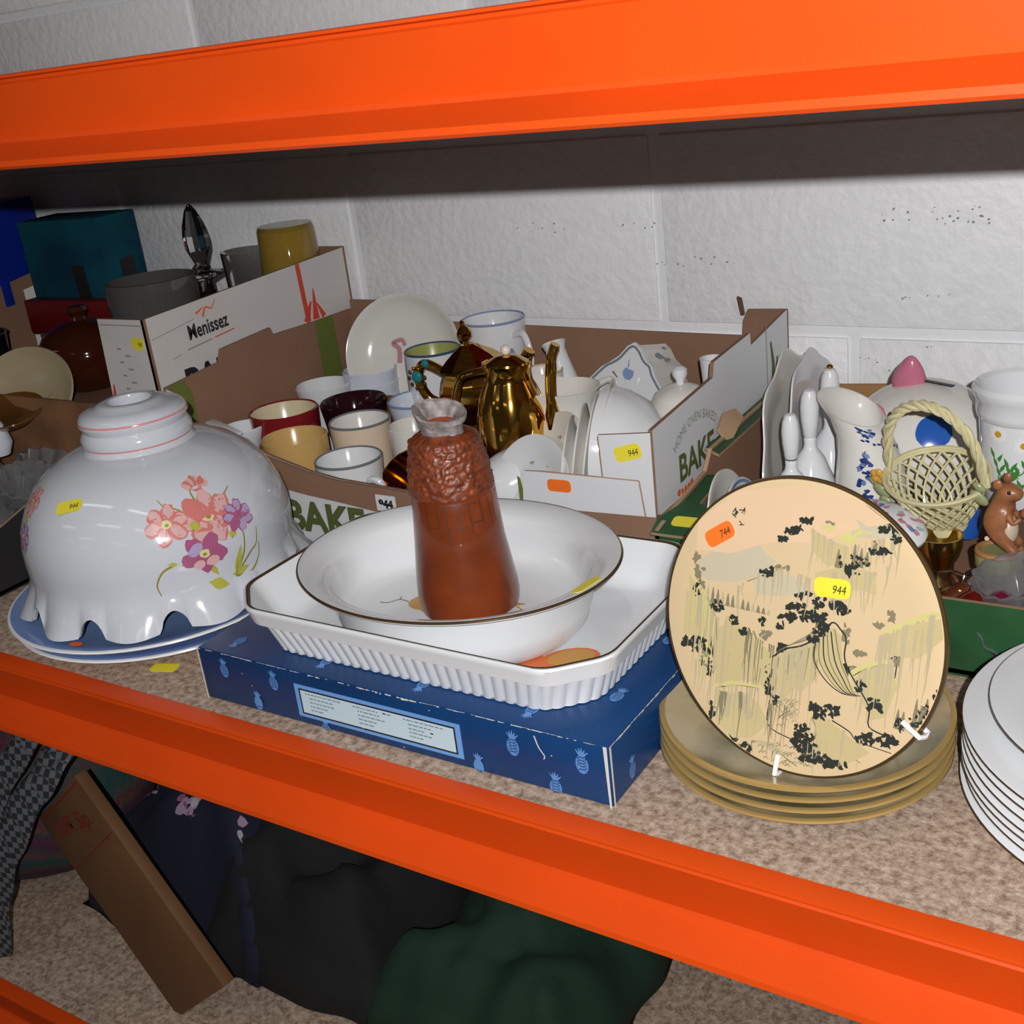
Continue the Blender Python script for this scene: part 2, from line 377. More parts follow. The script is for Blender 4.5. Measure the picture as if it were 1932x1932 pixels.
# front: white lower panel, brown folded lip, tall white corner piece
fl = xr - xl
top = [(0.0, 0.175), (0.010, 0.172), (0.014, 0.128), (0.05, 0.120), (0.121, 0.115), (0.145, 0.107), (0.2, 0.094), (0.238, 0.089), (0.296, 0.0865), (0.332, 0.085), (0.46, 0.086), (fl, 0.093)]
cslab('front_panel', [(0, 0)] + [(fl, 0)] + top[::-1], (xl, yf, 0), (1, 0, 0), (0, 0, 1), [card_white, card, card])
Mf = frame(Vector((xl, yf - 0.0005, 0)) - CO, (1, 0, 0), (0, 0, 1))
lip = [(0.121, 0.1155), (0.145, 0.1072), (0.2, 0.0945), (0.238, 0.0892), (0.296, 0.087), (0.332, 0.0855), (0.468, 0.0875), (0.535, 0.090), (fl, 0.0945)]
lipb = [(fl, 0.03), (0.45, 0.030), (0.40, 0.052), (0.284, 0.0595), (0.24, 0.064), (0.194, 0.0675), (0.154, 0.072), (0.135, 0.088)]
slab('folded_lip', lipb[::-1] + lip[::-1], 0.003, frame(Vector((xl, yf - 0.0042, 0)) - CO, (1, 0, 0), (0, 0, 1)), BB, crate)
slab('front_corner_panel', [(0.476, 0.0895), (fl + 0.002, 0.0945), (fl + 0.002, 0.1735), (fl - 0.05, 0.1675), (fl - 0.048, 0.127), (fl - 0.115, 0.1265), (0.482, 0.1255), (0.478, 0.11)], 0.003, frame(Vector((xl, yf - 0.0085, 0)) - CO, (1, 0, 0), (0, 0, 1)), [card_white, card, card_light], crate)
Mc = frame(Vector((xl, yf - 0.0085, 0)) - CO, (1, 0, 0), (0, 0, 1))
decal('olive_strip', [([(0.471, 0.0905), (0.4785, 0.0905), (0.474, 0.117), (0.471, 0.119)], 0)], planar(Mc, -0.0026), [olive], crate)
decal('panel_crease', [(stroke([(0.482, 0.1262), (fl - 0.115, 0.127), (fl - 0.012, 0.128)], 0.0012), 0), (stroke([(fl - 0.012, 0.128), (fl - 0.008, 0.094)], 0.0016), 0), (stroke([(fl - 0.0495, 0.167), (fl - 0.048, 0.127)], 0.001), 0)], planar(Mc), [card_light], crate)
sticker(Mc @ Matrix.Translation((fl - 0.021, 0.1535, 0)) @ Matrix.Rotation(0.3, 4, 'Z'), crate, None, 0.027, 0.014, '944')
sticker(Mc @ Matrix.Translation((fl - 0.095, 0.1145, 0)) @ Matrix.Rotation(0.02, 4, 'Z'), crate, orange_p, 0.025, 0.012, '')
text('printed_word', 'BAKE', 0.048, frame(Vector((-0.845, yf - 0.0005, 0.038)) - CO, (1, 0, 0), (0, 0, 1)), ink_green, crate, bold=0.002)
lotc = slab('lot_card', rrect(0.026, 0.018, 0.001, 1), 0.0005, frame(Vector((-0.748, yf - 0.009, 0.0725)) - CO, (1, 0, 0.0), (0, 0, 1)), card_white, crate); lotc['label'] = 'white lot card with bold black number'
text('lot_number', '944', 0.012, frame(Vector((-0.748, yf - 0.009, 0.0715)) - CO, (1, 0, 0), (0, 0, 1)), ink, lotc, bold=0.0007)

# ------------------------------------------------------------------ left (taller) bread crate
mc = T('bread_crate', 'tall pale grey printed bread crate holding glassware, left of the mug crate', 'crate', (-1.35, 1.05, 0))
MO = mc.location
def mslab(name, pts, o, x, y, mats, th=TH): return slab(name, pts, th, frame(Vector(o) - MO, x, y), mats, mc)
GB = [card_grey, card, card]
mx, my0, my1 = -1.07, 0.87, 1.225; mu = my1 - my0
mslab('side_panel', [(0, 0), (mu, 0), (mu, 0.265), (0, 0.254)], (mx, my0, 0), (0, 1, 0), (0, 0, 1), GB)
mslab('back_panel', [(0, 0), (0.6, 0), (0.6, 0.266), (0.545, 0.266), (0.53, 0.2), (0, 0.2)], (mx - 0.6, my1, 0), (1, 0, 0), (0, 0, 1), BB)
mslab('side_panel', [(0, 0), (mu, 0), (mu, 0.25), (0, 0.2)], (mx - 0.6, my0, 0), (0, 1, 0), (0, 0, 1), [card, card_grey, card])
mslab('front_panel', [(0, 0), (0.6, 0), (0.6, 0.254), (0.522, 0.2535), (0.515, 0.13), (0.3, 0.11), (0.05, 0.11), (0, 0.2)], (mx - 0.6, my0, 0), (1, 0, 0), (0, 0, 1), GB)
mslab('base_panel', [(0, 0), (0.59, 0), (0.59, mu - 0.01), (0, mu - 0.01)], (mx - 0.595, my0 + 0.002, 0.115), (1, 0, 0), (0, 1, 0), BB)
Mm = frame(Vector((mx, my0, 0)) - MO, (0, 1, 0), (0, 0, 1))
text('printed_name', 'Menissez', 0.024, Mm @ Matrix.Translation((0.093, 0.223, 0)) @ Matrix.Rotation(0.03, 4, 'Z'), ink, mc, bold=0.0006, sx=0.75)
decal('printed_logo', [(stroke(curve2([(0.088, 0.236), (0.095, 0.246), (0.104, 0.243), (0.112, 0.252)]), 0.003, 0.001), 1), (stroke([(0.078, 0.242), (0.092, 0.247)], 0.003, 0.001), 1),
    (stroke([(0.055, 0.2045), (0.095, 0.2075)], 0.0016), 2), (stroke([(0.1, 0.208), (0.134, 0.2105)], 0.0014), 0),
    (stroke([(0.006, 0.229), (0.074, 0.237)], 0.0008), 2), (stroke([(0.03, 0.2), (0.045, 0.202)], 0.0008), 2)], planar(Mm), [ink_red, ink_orange, ink_grey], mc)
decal('red_wheat_print', [(stroke([(0.262, 0.262), (0.264, 0.215), (0.266, 0.185)], 0.008, 0.009), 0), (stroke([(0.262, 0.185), (0.276, 0.21)], 0.012, 0.003), 0), (stroke([(0.281, 0.185), (0.284, 0.225)], 0.013, 0.002), 0), (stroke([(0.297, 0.185), (0.287, 0.205)], 0.009, 0.002), 0),
    (stroke([(0.2, 0.252), (0.215, 0.258)], 0.004, 0.001), 1)], planar(Mm), [ink_red, card_grey], mc)
text('printed_word', 'BAKE', 0.042, Mm @ Matrix.Translation((0.092, 0.166, 0)), ink, mc, bold=0.002)
Mn = frame(Vector((mx - 0.6, my0, 0)) - MO, (1, 0, 0), (0, 0, 1))
sticker(Mn @ Matrix.Translation((0.583, 0.226, 0)), mc, None, 0.02, 0.014, '94')
decal('red_wheat_print', [(stroke([(0.516, 0.13), (0.524, 0.175)], 0.013, 0.002), 0), (stroke([(0.535, 0.13), (0.54, 0.16)], 0.012, 0.002), 0), (stroke([(0.524, 0.247), (0.598, 0.247)], 0.0012), 1)] +
    [(stroke([(0.545 + 0.012 * (k % 2), 0.155 + k * 0.008), (0.552 + 0.014 * (k % 2), 0.155 + k * 0.008)], 0.002), 1) for k in range(9)], planar(Mn), [ink_red, ink_grey], mc)
# ------------------------------------------------------------------ blue plates and the lamp shade
blue_g = mat('blue_glaze', (0.19, 0.29, 0.56), 0.12)
white_edge = mat('white_edge', (0.78, 0.79, 0.8), 0.15)
def plate_prof(R, h=0.016, t=0.004, rim=0.022, foot=0.6):
    return [(0, 0.0035), (R * foot - 0.002, 0.003), (R * foot, 0), (R * foot + 0.003, 0.001), (R - rim, h * 0.55), (R - 0.004, h - 0.001), (R - 0.001, h, 1), (R, h + 0.0012, 1), (R - 0.0006, h + 0.0026, 1), (R - 0.003, h + 0.003, 2), (R - rim, h * 0.55 + t), (R * foot, t + 0.0015), (0, t + 0.001)]
for i, (x, y, R, z, lab) in enumerate([(-0.926, 0.716, 0.157, 0.0, 'lower of the two large blue plates under the lamp shade'), (-0.932, 0.709, 0.153, 0.0095, 'upper large blue plate with white rim, directly under the floral lamp shade')]):
    p = T('blue_plate', lab, 'plate', (x, y, z + 0.0002)); 
    lathe('plate_body', plate_prof(R, 0.014), [white_edge, white_edge, blue_g], p, 72)
    if i: decal('orange_mark', [(ngon(0.03, -0.135, 0.008, 0.004, 8, 0.2), 0)], lambda u, v, z: Vector((u, v, 0.0173 + z)), [ink_orange], p)
sx, sy, sz = -0.926, 0.716, 0.0285
shade = T('lamp_shade', 'large white ceramic lamp shade with painted pink flowers and scalloped rim', 'lamp shade', (sx, sy, sz))
SP = [(0.1435, 0.001), (0.1405, 0.008), (0.1365, 0.018), (0.1325, 0.028), (0.1305, 0.038), (0.1318, 0.052), (0.1312, 0.068), (0.127, 0.086), (0.1185, 0.104), (0.107, 0.120), (0.091, 0.133), (0.073, 0.142), (0.059, 0.146), (0.0535, 0.1475)]
def shade_fn(t, r, z):
    k = max(0.0, 1 - z / 0.045) ** 1.6
    wv = abs(math.cos(5.5 * (t - 0.15)))
    lift = 0.018 * k * math.sqrt(max(0.0, 1 - (wv / 0.5) ** 2)) + 0.003 * k * (1 - wv)
    rr = r + 0.006 * k * math.cos(11 * (t - 0.15))
    return (rr * math.cos(t), rr * math.sin(t), z + lift)
inner = [(r - 0.0045, z) for r, z in SP]
lathe('shade_bowl', SP + inner[::-1], shade_w, shade, 330, shade_fn, smooth=60, closed=True)
pink_l = mat('pink_line', (0.62, 0.27, 0.26), 0.15)
lathe('shade_collar', [(0.0565, 0.1455), (0.0535, 0.149), (0.0525, 0.152, 1), (0.0535, 0.154, 0), (0.0535, 0.160), (0.0515, 0.164), (0.0495, 0.167), (0.0505, 0.170), (0.0525, 0.173), (0.0525, 0.1755, 1), (0.0520, 0.1775, 0), (0.049, 0.182), (0.041, 0.1855), (0.035, 0.1865), (0.031, 0.1895), (0.024, 0.191), (0.021, 0.190), (0.020, 0.187), (0.020, 0.18), (0.045, 0.17), (0.046, 0.148)], [shade_w, pink_l], shade, 72, closed=True)
def shade_r(z):
    for a, b in zip(SP, SP[1:]):
        if a[1] <= z <= b[1]: return a[0] + (b[0] - a[0]) * (z - a[1]) / (b[1] - a[1])
    return SP[-1][0] if z > 0.1 else SP[0][0]
def shade_map(th0, z0, s):
    L = [0.0]
    for a, b in zip(SP, SP[1:]): L.append(L[-1] + math.hypot(b[0] - a[0], b[1] - a[1]))
    l0 = next(L[i] + (z0 - SP[i][1]) / (SP[i + 1][1] - SP[i][1]) * (L[i + 1] - L[i]) for i in range(len(SP) - 1) if SP[i][1] <= z0 <= SP[i + 1][1])
    def f(u, v, lay=0):
        l = l0 + v * s; i = 0
        while i < len(SP) - 2 and L[i + 1] < l: i += 1
        k = (l - L[i]) / (L[i + 1] - L[i]); r = SP[i][0] + k * (SP[i + 1][0] - SP[i][0]); z = SP[i][1] + k * (SP[i + 1][1] - SP[i][1])
        dr, dz = SP[i + 1][0] - SP[i][0], SP[i + 1][1] - SP[i][1]; d = math.hypot(dr, dz); o = 0.0006 + lay
        th = th0 + u * s / 0.128; kk = max(0.0, 1 - z / 0.045) ** 1.6
        rr = r + o * dz / d + 0.006 * kk * math.cos(11 * (th - 0.15)); return Vector((rr * math.cos(th), rr * math.sin(th), z - o * dr / d))
    return f
pk, pkd, vi, vid, lf, lfd, ce = [mat(n_, c_, 0.2) for n_, c_ in (('petal_pink', (0.66, 0.40, 0.39)), ('petal_coral', (0.60, 0.19, 0.17)), ('petal_violet', (0.42, 0.33, 0.53)), ('petal_mauve', (0.38, 0.10, 0.20)), ('leaf_lime', (0.45, 0.43, 0.07)), ('leaf_olive', (0.27, 0.25, 0.04)), ('flower_centre', (0.68, 0.60, 0.30)))]
FM = [pk, pkd, vi, vid, lf, lfd, ce]
def flower(cx, cy, R, a, b, n=6, sq=0.8, rot=0.0):
    P = []
    for i in range(n):
        t = rot + 2 * PI * i / n; px_, py_ = cx + R * 0.6 * math.cos(t), cy + R * 0.6 * sq * math.sin(t)
        P.append((ngon(px_, py_, R * 0.47, R * 0.36, 12, t, 0.16, rnd), b)); P.append((ngon(px_ + R * .06 * math.cos(t), py_ + R * .06 * math.sin(t), R * 0.37, R * 0.25, 10, t, 0.2, rnd), a))
        P.append((stroke([(cx, cy), (cx + R * .62 * math.cos(t + .1), cy + R * .62 * sq * math.sin(t + .1))], R * 0.10, R * 0.02), b))
    P.append((ngon(cx, cy, R * 0.24, R * 0.19, 9, 0, 0.2, rnd), 6)); P.append((ngon(cx, cy - R * .03, R * 0.1, R * 0.08, 6), 5)); return P
def leaf(x0, y0, x1, y1, wd, m=4):
    mx_, my_ = (x0 + x1) / 2, (y0 + y1) / 2; dx, dy = x1 - x0, y1 - y0; d = math.hypot(dx, dy)
    nx, ny = -dy / d * wd, dx / d * wd
    return [([(x0, y0), (x0 * .7 + x1 * .3 + nx * .8, y0 * .7 + y1 * .3 + ny * .8), (mx_ + nx, my_ + ny), (x1 * .8 + x0 * .2 + nx * .5, y1 * .8 + y0 * .2 + ny * .5), (x1, y1), (x1 * .8 + x0 * .2 - nx * .5, y1 * .8 + y0 * .2 - ny * .5), (mx_ - nx, my_ - ny), (x0 * .7 + x1 * .3 - nx * .8, y0 * .7 + y1 * .3 - ny * .8)], m),
            (stroke([(x0, y0), (x1, y1)], wd * 0.35, wd * 0.05), 5)]
B = []
for s_ in ([(0.9, -1.9), (1.35, -1.2), (1.5, -.55), (1.45, .1)], [(0.9, -1.9), (1.6, -1.3), (1.9, -1.1), (2.05, -.6)], [(0.2, -.1), (.1, .35), (-.4, .85), (-.75, 1.0), (-.95, 1.3)], [(-.9, -.85), (-1.3, -1.0), (-1.55, -1.4), (-1.5, -1.8)], [(0.35, .9), (.3, 1.25), (.45, 1.45)], [(0.95, -1.9), (1.5, -1.95), (1.9, -1.6), (2.0, -1.1)], [(0.9, 0.5), (1.3, 0.75), (1.8, 1.0)]): B.append((stroke(curve2(s_, 5), 0.08, 0.03), 5))
for l_ in ((-.3, -.2, .55, -.95, .17), (.9, -1.9, 1.3, -.9, .12), (.35, -1.6, .1, -1.1, .1), (.0, -1.75, .6, -2.05, .2), (.8, -1.8, 1.5, -1.72, .13), (1.15, .35, 1.35, .85, .12), (-.1, .05, .1, .3, .2), (-1.1, -.8, -.8, -.85, .08), (1.05, -.6, 1.2, -.3, .14)): B += leaf(*l_)
B += [(ngon(.25, .78, .14, .12, 8, 0, .2), 4), (ngon(.55, .95, .1, .12, 8, 0, .2), 5)]
B += flower(1.55, .0, .55, 2, 3, 7, .9, .3)[:-2] + [(ngon(1.55 + .3 * math.cos(k * 1.3), .05 + .35 * math.sin(k * 1.3), .17, .12, 8, k, .3), 2) for k in range(5)]
B += flower(-.85, .45, .72, 0, 1, 6, .8, .2) + flower(.55, .35, .95, 0, 1, 7, .82, .5) + flower(.05, -.75, .72, 3, 3, 5, .75, .9) + [(ngon(-.2, -.55, .25, .18, 9, .5, .2), 2), (ngon(.25, -1.05, .2, .16, 9, 0, .2), 0), (ngon(-.2, -1.05, .18, .15, 9, 0, .2), 0)]
for k in range(7):
    t = 0.45 + k * 0.36; B.append((ngon(.6 + .42 * math.cos(t), 1.28 + .36 * math.sin(t), .2, .13, 9, t, .25, rnd), 1 if k % 2 else 0)); B.append((stroke([(.58, 1.2), (.6 + .48 * math.cos(t), 1.28 + .42 * math.sin(t))], .03, .07), 1))
decal('flower_painting', B, shade_map(-0.42, 0.0865, 0.029), FM, shade, fine=2)
decal('flower_painting', flower(0, .9, .8, 0, 1) + flower(.1, -.7, .7, 2, 3) + leaf(-.2, .3, .3, -.2, .15), shade_map(-2.0, 0.100, 0.022), FM, shade, fine=2)
def sf(th, z):
    f = shade_map(th, z, 1.0); p = f(0, 0); x = (f(0.004, 0) - p); y = (f(0, 0.004) - p); return frame(p, x, y)
sticker(sf(-1.42, 0.1205) @ Matrix.Rotation(0.28, 4, 'Z'), shade, None, 0.027, 0.013, '944')
st = sticker(frame((-0.826, 0.606, 0.0), (1, 0.35, 0), (-0.35, 1, 0)), None, None, 0.027, 0.014, '')
tag(st, 'loose yellow price sticker lying on the bare chipboard near the blue plates', 'sticker')

# ------------------------------------------------------------------ blue gift box
navy = mat('navy_print_card', (0.004, 0.042, 0.145), 0.4, var=0.25, vscale=7, col2=(0.003, 0.032, 0.115))
pale = mat('pale_blue_print', (0.10, 0.25, 0.56), 0.4)
worn = mat('worn_white_edge', (0.62, 0.6, 0.56), 0.8)
GX0, GX1, GY0, GY1, GZ = -0.744, -0.347, 0.583, 0.835, 0.050
gift = T('gift_box', 'flat navy gift box with pale blue fruit print and scuffed white edges', 'box', ((GX0 + GX1) / 2, (GY0 + GY1) / 2, 0))
hx, hy = (GX1 - GX0) / 2, (GY1 - GY0) / 2
box('box_body', (-hx, -hy, 0.0005), (hx, hy, GZ), navy, gift, 0.0012)
def pineapple(cx, cy, s, up=1):
    P = [(ngon(cx, cy - 0.3 * s * up, s * 0.42, s * 0.62, 12), 0)]
    for a in (-0.7, -0.3, 0.1, 0.5, 0.9): P.append((stroke([(cx, cy + 0.2 * s * up), (cx + a * s * 0.5, cy + s * (0.85 - abs(a) * 0.3) * up)], s * 0.24, s * 0.04), 0))
    for k in range(-2, 3):
        P.append((stroke([(cx - 0.3 * s, cy - 0.3 * s * up + k * 0.2 * s), (cx + 0.3 * s, cy - 0.3 * s * up + k * 0.2 * s + 0.16 * s)], s * 0.04), 1)); P.append((stroke([(cx - 0.3 * s, cy - 0.3 * s * up + k * 0.2 * s + .16 * s), (cx + 0.3 * s, cy - 0.3 * s * up + k * 0.2 * s)], s * 0.04), 1))
    return P
Gf = frame((-hx, -hy, 0), (1, 0, 0), (0, 0, 1)); Gt = frame((-hx, -hy, GZ), (1, 0, 0), (0, 1, 0)); Gr = frame((hx, -hy, 0), (0, 1, 0), (0, 0, 1))
PM = [pale, navy]
P = []
for (x, y, s) in [(0.028, 0.036, 0.011), (0.085, 0.036, 0.011), (0.062, 0.012, 0.011), (0.318, 0.034, 0.0125), (0.375, 0.034, 0.0125), (0.351, 0.008, 0.012), (0.135, 0.003, 0.011), (0.285, 0.008, 0.011)]: P += pineapple(x, y, s)
P = [(('strip', q[0][1], q[0][2]) if q[0][0] == 'strip' else [(a, min(max(b, 0.001), GZ - 0.0005)) for a, b in q[0]], q[1]) for q in P]
decal('fruit_print', P, planar(Gf), PM, gift)
P = []
for i in range(8):
    for j in range(5):
        if (i + j) % 2 == 0: P += pineapple(0.03 + i * 0.049, 0.018 + j * 0.045, 0.0115, 1 if j % 2 else -1)
decal('fruit_print', P, planar(Gt), PM, gift)
P = []
for i in range(5): P += pineapple(0.03 + i * 0.05, 0.03 if i % 2 else 0.016, 0.011)
decal('fruit_print', P, planar(Gr), PM, gift)
lab = slab('label_panel', [(0.108, 0.0075), (0.272, 0.0075), (0.272, 0.0375), (0.108, 0.0375)], 0.0006, Gf @ Matrix.Translation((0, 0, 0.0006)), mat('label_frame_blue', (0.14, 0.34, 0.70), 0.4), gift); lab['label'] = 'pale blue rectangular label with a bright blue frame'
LF = Gf @ Matrix.Translation((0, 0, 0.0006))
LP = [([(0.1125, 0.0105), (0.2675, 0.0105), (0.2675, 0.0345), (0.1125, 0.0345)], 0), ([(0.114, 0.012), (0.266, 0.012), (0.266, 0.033), (0.114, 0.033)], 1)]
for c in range(3):
    x0 = 0.119 + c * 0.05
    for k in range(5):
        wd = [0.036, 0.025, 0.028, 0.023, 0.016][k]; x = x0 + (0 if k == 0 else 0.004); y = 0.0305 - k * 0.0036
        while x < x0 + wd:
            l_ = rnd.uniform(0.0015, 0.005); LP.append((stroke([(x, y), (x + l_, y)], 0.0011), 2)); x += l_ + 0.0009
decal('label_print', LP, planar(LF, 0.0002), [ink, mat('label_pale', (0.50, 0.66, 0.74), 0.5), mat('label_text_grey', (0.17, 0.24, 0.3), 0.6)], lab)
P = []; Pt = []
x = 0.0
while x < 0.395:
    l_ = rnd.uniform(0.001, 0.007)
    if rnd.random() < 0.7: h_ = rnd.uniform(0.0003, 0.0011) * (2.2 if 0.1 < x < 0.14 or 0.17 < x < 0.23 else 1); P.append((stroke([(x, GZ - h_ / 2), (x + l_, GZ - h_ / 2)], h_, h_ * rnd.random()), 0))
    x += l_
P += [(stroke(curve2([(0.338, 0.045), (0.341, 0.036), (0.345, 0.03), (0.344, 0.027)]), 0.0012, 0.0008), 0), (stroke([(0.3955, 0.0), (0.3948, 0.05)], 0.0016, 0.003), 0), (stroke([(0.001, 0.0), (0.0005, 0.05)], 0.0015), 0)]
for k in range(9): P.append((ngon(rnd.uniform(0.02, 0.38), rnd.uniform(0.004, 0.047), 0.0007, 0.0005, 6), 0))
decal('edge_wear', P, planar(Gf, 0.0009), [worn], gift)
P = [(stroke([(0.0008, 0), (0.0008, 0.05)], 0.0022, 0.0026), 0)]
x = 0.0
while x < 0.25:
    l_ = rnd.uniform(0.002, 0.008); h_ = rnd.uniform(0.0006, 0.002); P.append((stroke([(x, GZ - h_ / 2), (x + l_, GZ - h_ / 2)], h_, h_ * .6), 0)); x += l_ * 1.1
decal('edge_wear', P, planar(Gr, 0.0009), [worn], gift)

# ------------------------------------------------------------------ fluted roasting dish
def oct_outline(hx_, hy_, c, n, fl=0.0, rl=0.012):
    """rectangle with chamfered, softly rounded corners, resampled to n points"""
    base = [(hx_, -hy_ + c), (hx_, hy_ - c), (hx_ - c, hy_), (-hx_ + c, hy_), (-hx_, hy_ - c), (-hx_, -hy_ + c), (-hx_ + c, -hy_), (hx_ - c, -hy_)]
    pts = []
    for i in range(8):
        p0, p1, p2 = [Vector(base[(i + k) % 8]) for k in (-1, 0, 1)]
        a = p1 + (p0 - p1).normalized() * rl; b = p1 + (p2 - p1).normalized() * rl
        for k in range(7): t = k / 6; pts.append((1 - t) ** 2 * a + 2 * t * (1 - t) * p1 + t * t * b)
    L = [0]; m = len(pts)
    for i in range(m): L.append(L[-1] + (pts[(i + 1) % m] - pts[i]).length)
    out = []; j = 0
    for i in range(n):
        d = L[-1] * i / n
        while L[j + 1] < d: j += 1
        t = (d - L[j]) / (L[j + 1] - L[j]); out.append(pts[j].lerp(pts[(j + 1) % m], t))
    if fl:
        q = []
        for i in range(n):
            tn = (out[(i + 1) % n] - out[i - 1]).normalized(); nr = Vector((tn.y, -tn.x)); q.append(out[i] + nr * fl * (abs(math.cos(PI * i / 10)) - 0.65))
        out = q
    return out
def loft(name, rings, mats, parent=None, midx=None, smooth=40, closed=False, cap0=True, cap1=True):
    V, Fc, MI = [], [], []; n = len(rings[0][0])
    for (o_, z) in rings: V += [(p[0], p[1], z) for p in o_]
    k = len(rings)
    for a in range(k if closed else k - 1):
        b = (a + 1) % k
        for i in range(n): j = (i + 1) % n; Fc.append((a * n + i, a * n + j, b * n + j, b * n + i)); MI.append(midx[a] if midx else 0)
    if not closed:
        if cap0: Fc.append(tuple(range(n))); MI.append(0)
        if cap1: Fc.append(tuple((k - 1) * n + i for i in range(n))); MI.append(0)
    return mk(name, V, Fc, mats, parent, MI, smooth)
RX, RY = -0.5375, 0.7005
roast = T('roasting_dish', 'large white oblong roasting dish with fluted sides, gilt line and painted fruit', 'dish', (RX, RY, GZ))
N = 96 * 10; hxr, hyr = 0.1775, 0.114
rr = lambda dx, c, fl=0: oct_outline(hxr + dx, hyr + dx * 0.9, c, N, fl)
loft('dish_body', [(rr(-0.0225, .03), 0.0004), (rr(-0.0195, .03, .0015), 0.0012), (rr(-0.0185, .031, .0015), 0.004), (rr(-0.011, .033, .0015), 0.026), (rr(-0.0105, .033, .0009), 0.0275), (rr(-0.0095, .0335), 0.0282), (rr(-0.0035, .034), 0.031), (rr(-0.0012, .0345), 0.041), (rr(0, .035), 0.0445), (rr(-0.0008, .035), 0.0462), (rr(-0.0032, .035), 0.0462), (rr(-0.005, .035), 0.0440), (rr(-0.016, .034), 0.016), (rr(-0.022, .032), 0.0075), (rr(-0.031, .03), 0.0055)], china, roast, smooth=50)
loft('gilt_line', [(rr(-0.0018, .035), 0.0465), (rr(-0.0034, .035), 0.0465), (rr(-0.0044, .035), 0.0452)], gilt_dark, roast, closed=False, cap0=False, cap1=False)
fruit_o, fruit_y, fruit_p, leaf_g, twig, ber = [mat(n_, c_, 0.2) for n_, c_ in (('fruit_orange', (0.62, 0.16, 0.05)), ('fruit_ochre', (0.52, 0.27, 0.06)), ('fruit_pink', (0.55, 0.10, 0.13)), ('leaf_green', (0.12, 0.22, 0.10)), ('twig_brown', (0.13, 0.09, 0.06)), ('leaf_grey', (0.30, 0.36, 0.29)))]
FR = [fruit_o, fruit_y, fruit_p, leaf_g, twig, ber]
zmap = lambda z0: (lambda u, v, z=0: Vector((u, v, z0 + z)))
D = [(ngon(0.085, -0.062, 0.027, 0.016, 16, 0.4), 0), (ngon(0.104, -0.042, 0.024, 0.016, 16, 0.7), 0), (ngon(0.104, -0.040, 0.019, 0.012, 14, 0.7), 1)] + [(x[0], 3 if x[1] == 4 else 5) for x in leaf(0.118, -0.052, 0.148, -0.026, 0.009)] + [(x[0], 5) for x in leaf(0.1, -0.07, 0.128, -0.056, 0.007)] + [(stroke([(0.1, -0.065), (0.12, -0.052)], 0.0015), 4)]
decal('fruit_painting', [((('strip', [(a + .008, b + .012) for a, b in q[1]], [(a + .008, b + .012) for a, b in q[2]]) if q[0] == 'strip' else [(a + .008, b + .012) for a, b in q]), m) for q, m in D], zmap(0.0059), FR, roast)

# ------------------------------------------------------------------ oval baking dish standing in it
FX, FY, FZ = -0.540, 0.696, GZ + 0.0062
flan = T('baking_dish', 'oval white baking dish with wide rim and gilt edge, standing inside the roasting dish', 'dish', (FX, FY, FZ))
el = lambda t, r, z: (0.140 * r * math.cos(t), 0.118 * r * math.sin(t), z)
lathe('dish_body', [(0, 0.0022), (0.66, 0.002), (0.68, 0), (0.71, 0), (0.73, 0.003), (0.775, 0.010), (0.805, 0.024), (0.818, 0.046), (0.83, 0.0500), (0.88, 0.052), (0.965, 0.0565), (0.992, 0.058), (1.0, 0.0594), (0.996, 0.0608), (0.975, 0.061), (0.90, 0.0575), (0.85, 0.0545), (0.818, 0.0505), (0.80, 0.043), (0.785, 0.027), (0.76, 0.0175), (0.715, 0.0132), (0.64, 0.0118), (0, 0.0115)], china, flan, 112, el, smooth=60)
lathe('gilt_line', [(1.004, 0.0598), (1.0005, 0.0611), (0.991, 0.0614)], gilt_dark, flan, 112, el)
D = [(ngon(-0.035, -0.018, 0.022, 0.0165, 16, 0.5), 1), (ngon(-0.030, -0.015, 0.0145, 0.011, 14, 0.5), 2), (stroke(curve2([(-0.055, -0.026), (-0.066, -0.025), (-0.072, -0.033), (-0.08, -0.035)]), 0.0012), 4), (stroke([(-0.066, -0.025), (-0.068, -0.019)], 0.0015, 0.0005), 4)]
D += [(x[0], 5) for x in leaf(-0.01, 0.013, -0.045, 0.025, 0.005)] + [(x[0], 3) for x in leaf(-0.035, -0.036, -0.018, -0.033, 0.005)] + [(x[0], 3) for x in leaf(-0.01, -0.054, 0.008, -0.047, 0.005)]
D += [(stroke(curve2([(0.028, -0.0), (0.042, -0.004), (0.052, -0.012), (0.056, -0.022)]), 0.0014), 1)] + leaf(0.03, -0.001, 0.044, 0.004, 0.0025, 1) + leaf(0.044, -0.008, 0.062, 0.0, 0.0028, 1) + leaf(0.045, -0.012, 0.05, -0.026, 0.003, 1)
decal('fruit_painting', [((('strip', [(a + .004, b + .018) for a, b in q[1]], [(a + .004, b + .018) for a, b in q[2]]) if q[0] == 'strip' else [(a + .004, b + .018) for a, b in q]), m) for q, m in D], zmap(0.0121), FR, flan)
a_ = -0.13
pr_ = Vector(el(a_, 0.93, 0.0594)); tx = Vector((-0.140 * math.sin(a_), 0.118 * math.cos(a_), 0))
sticker(frame(pr_, tx, Vector((-1, 0.1, -0.22))) @ Matrix.Translation((0, 0, 0.0002)), flan, None, 0.03, 0.010, '')

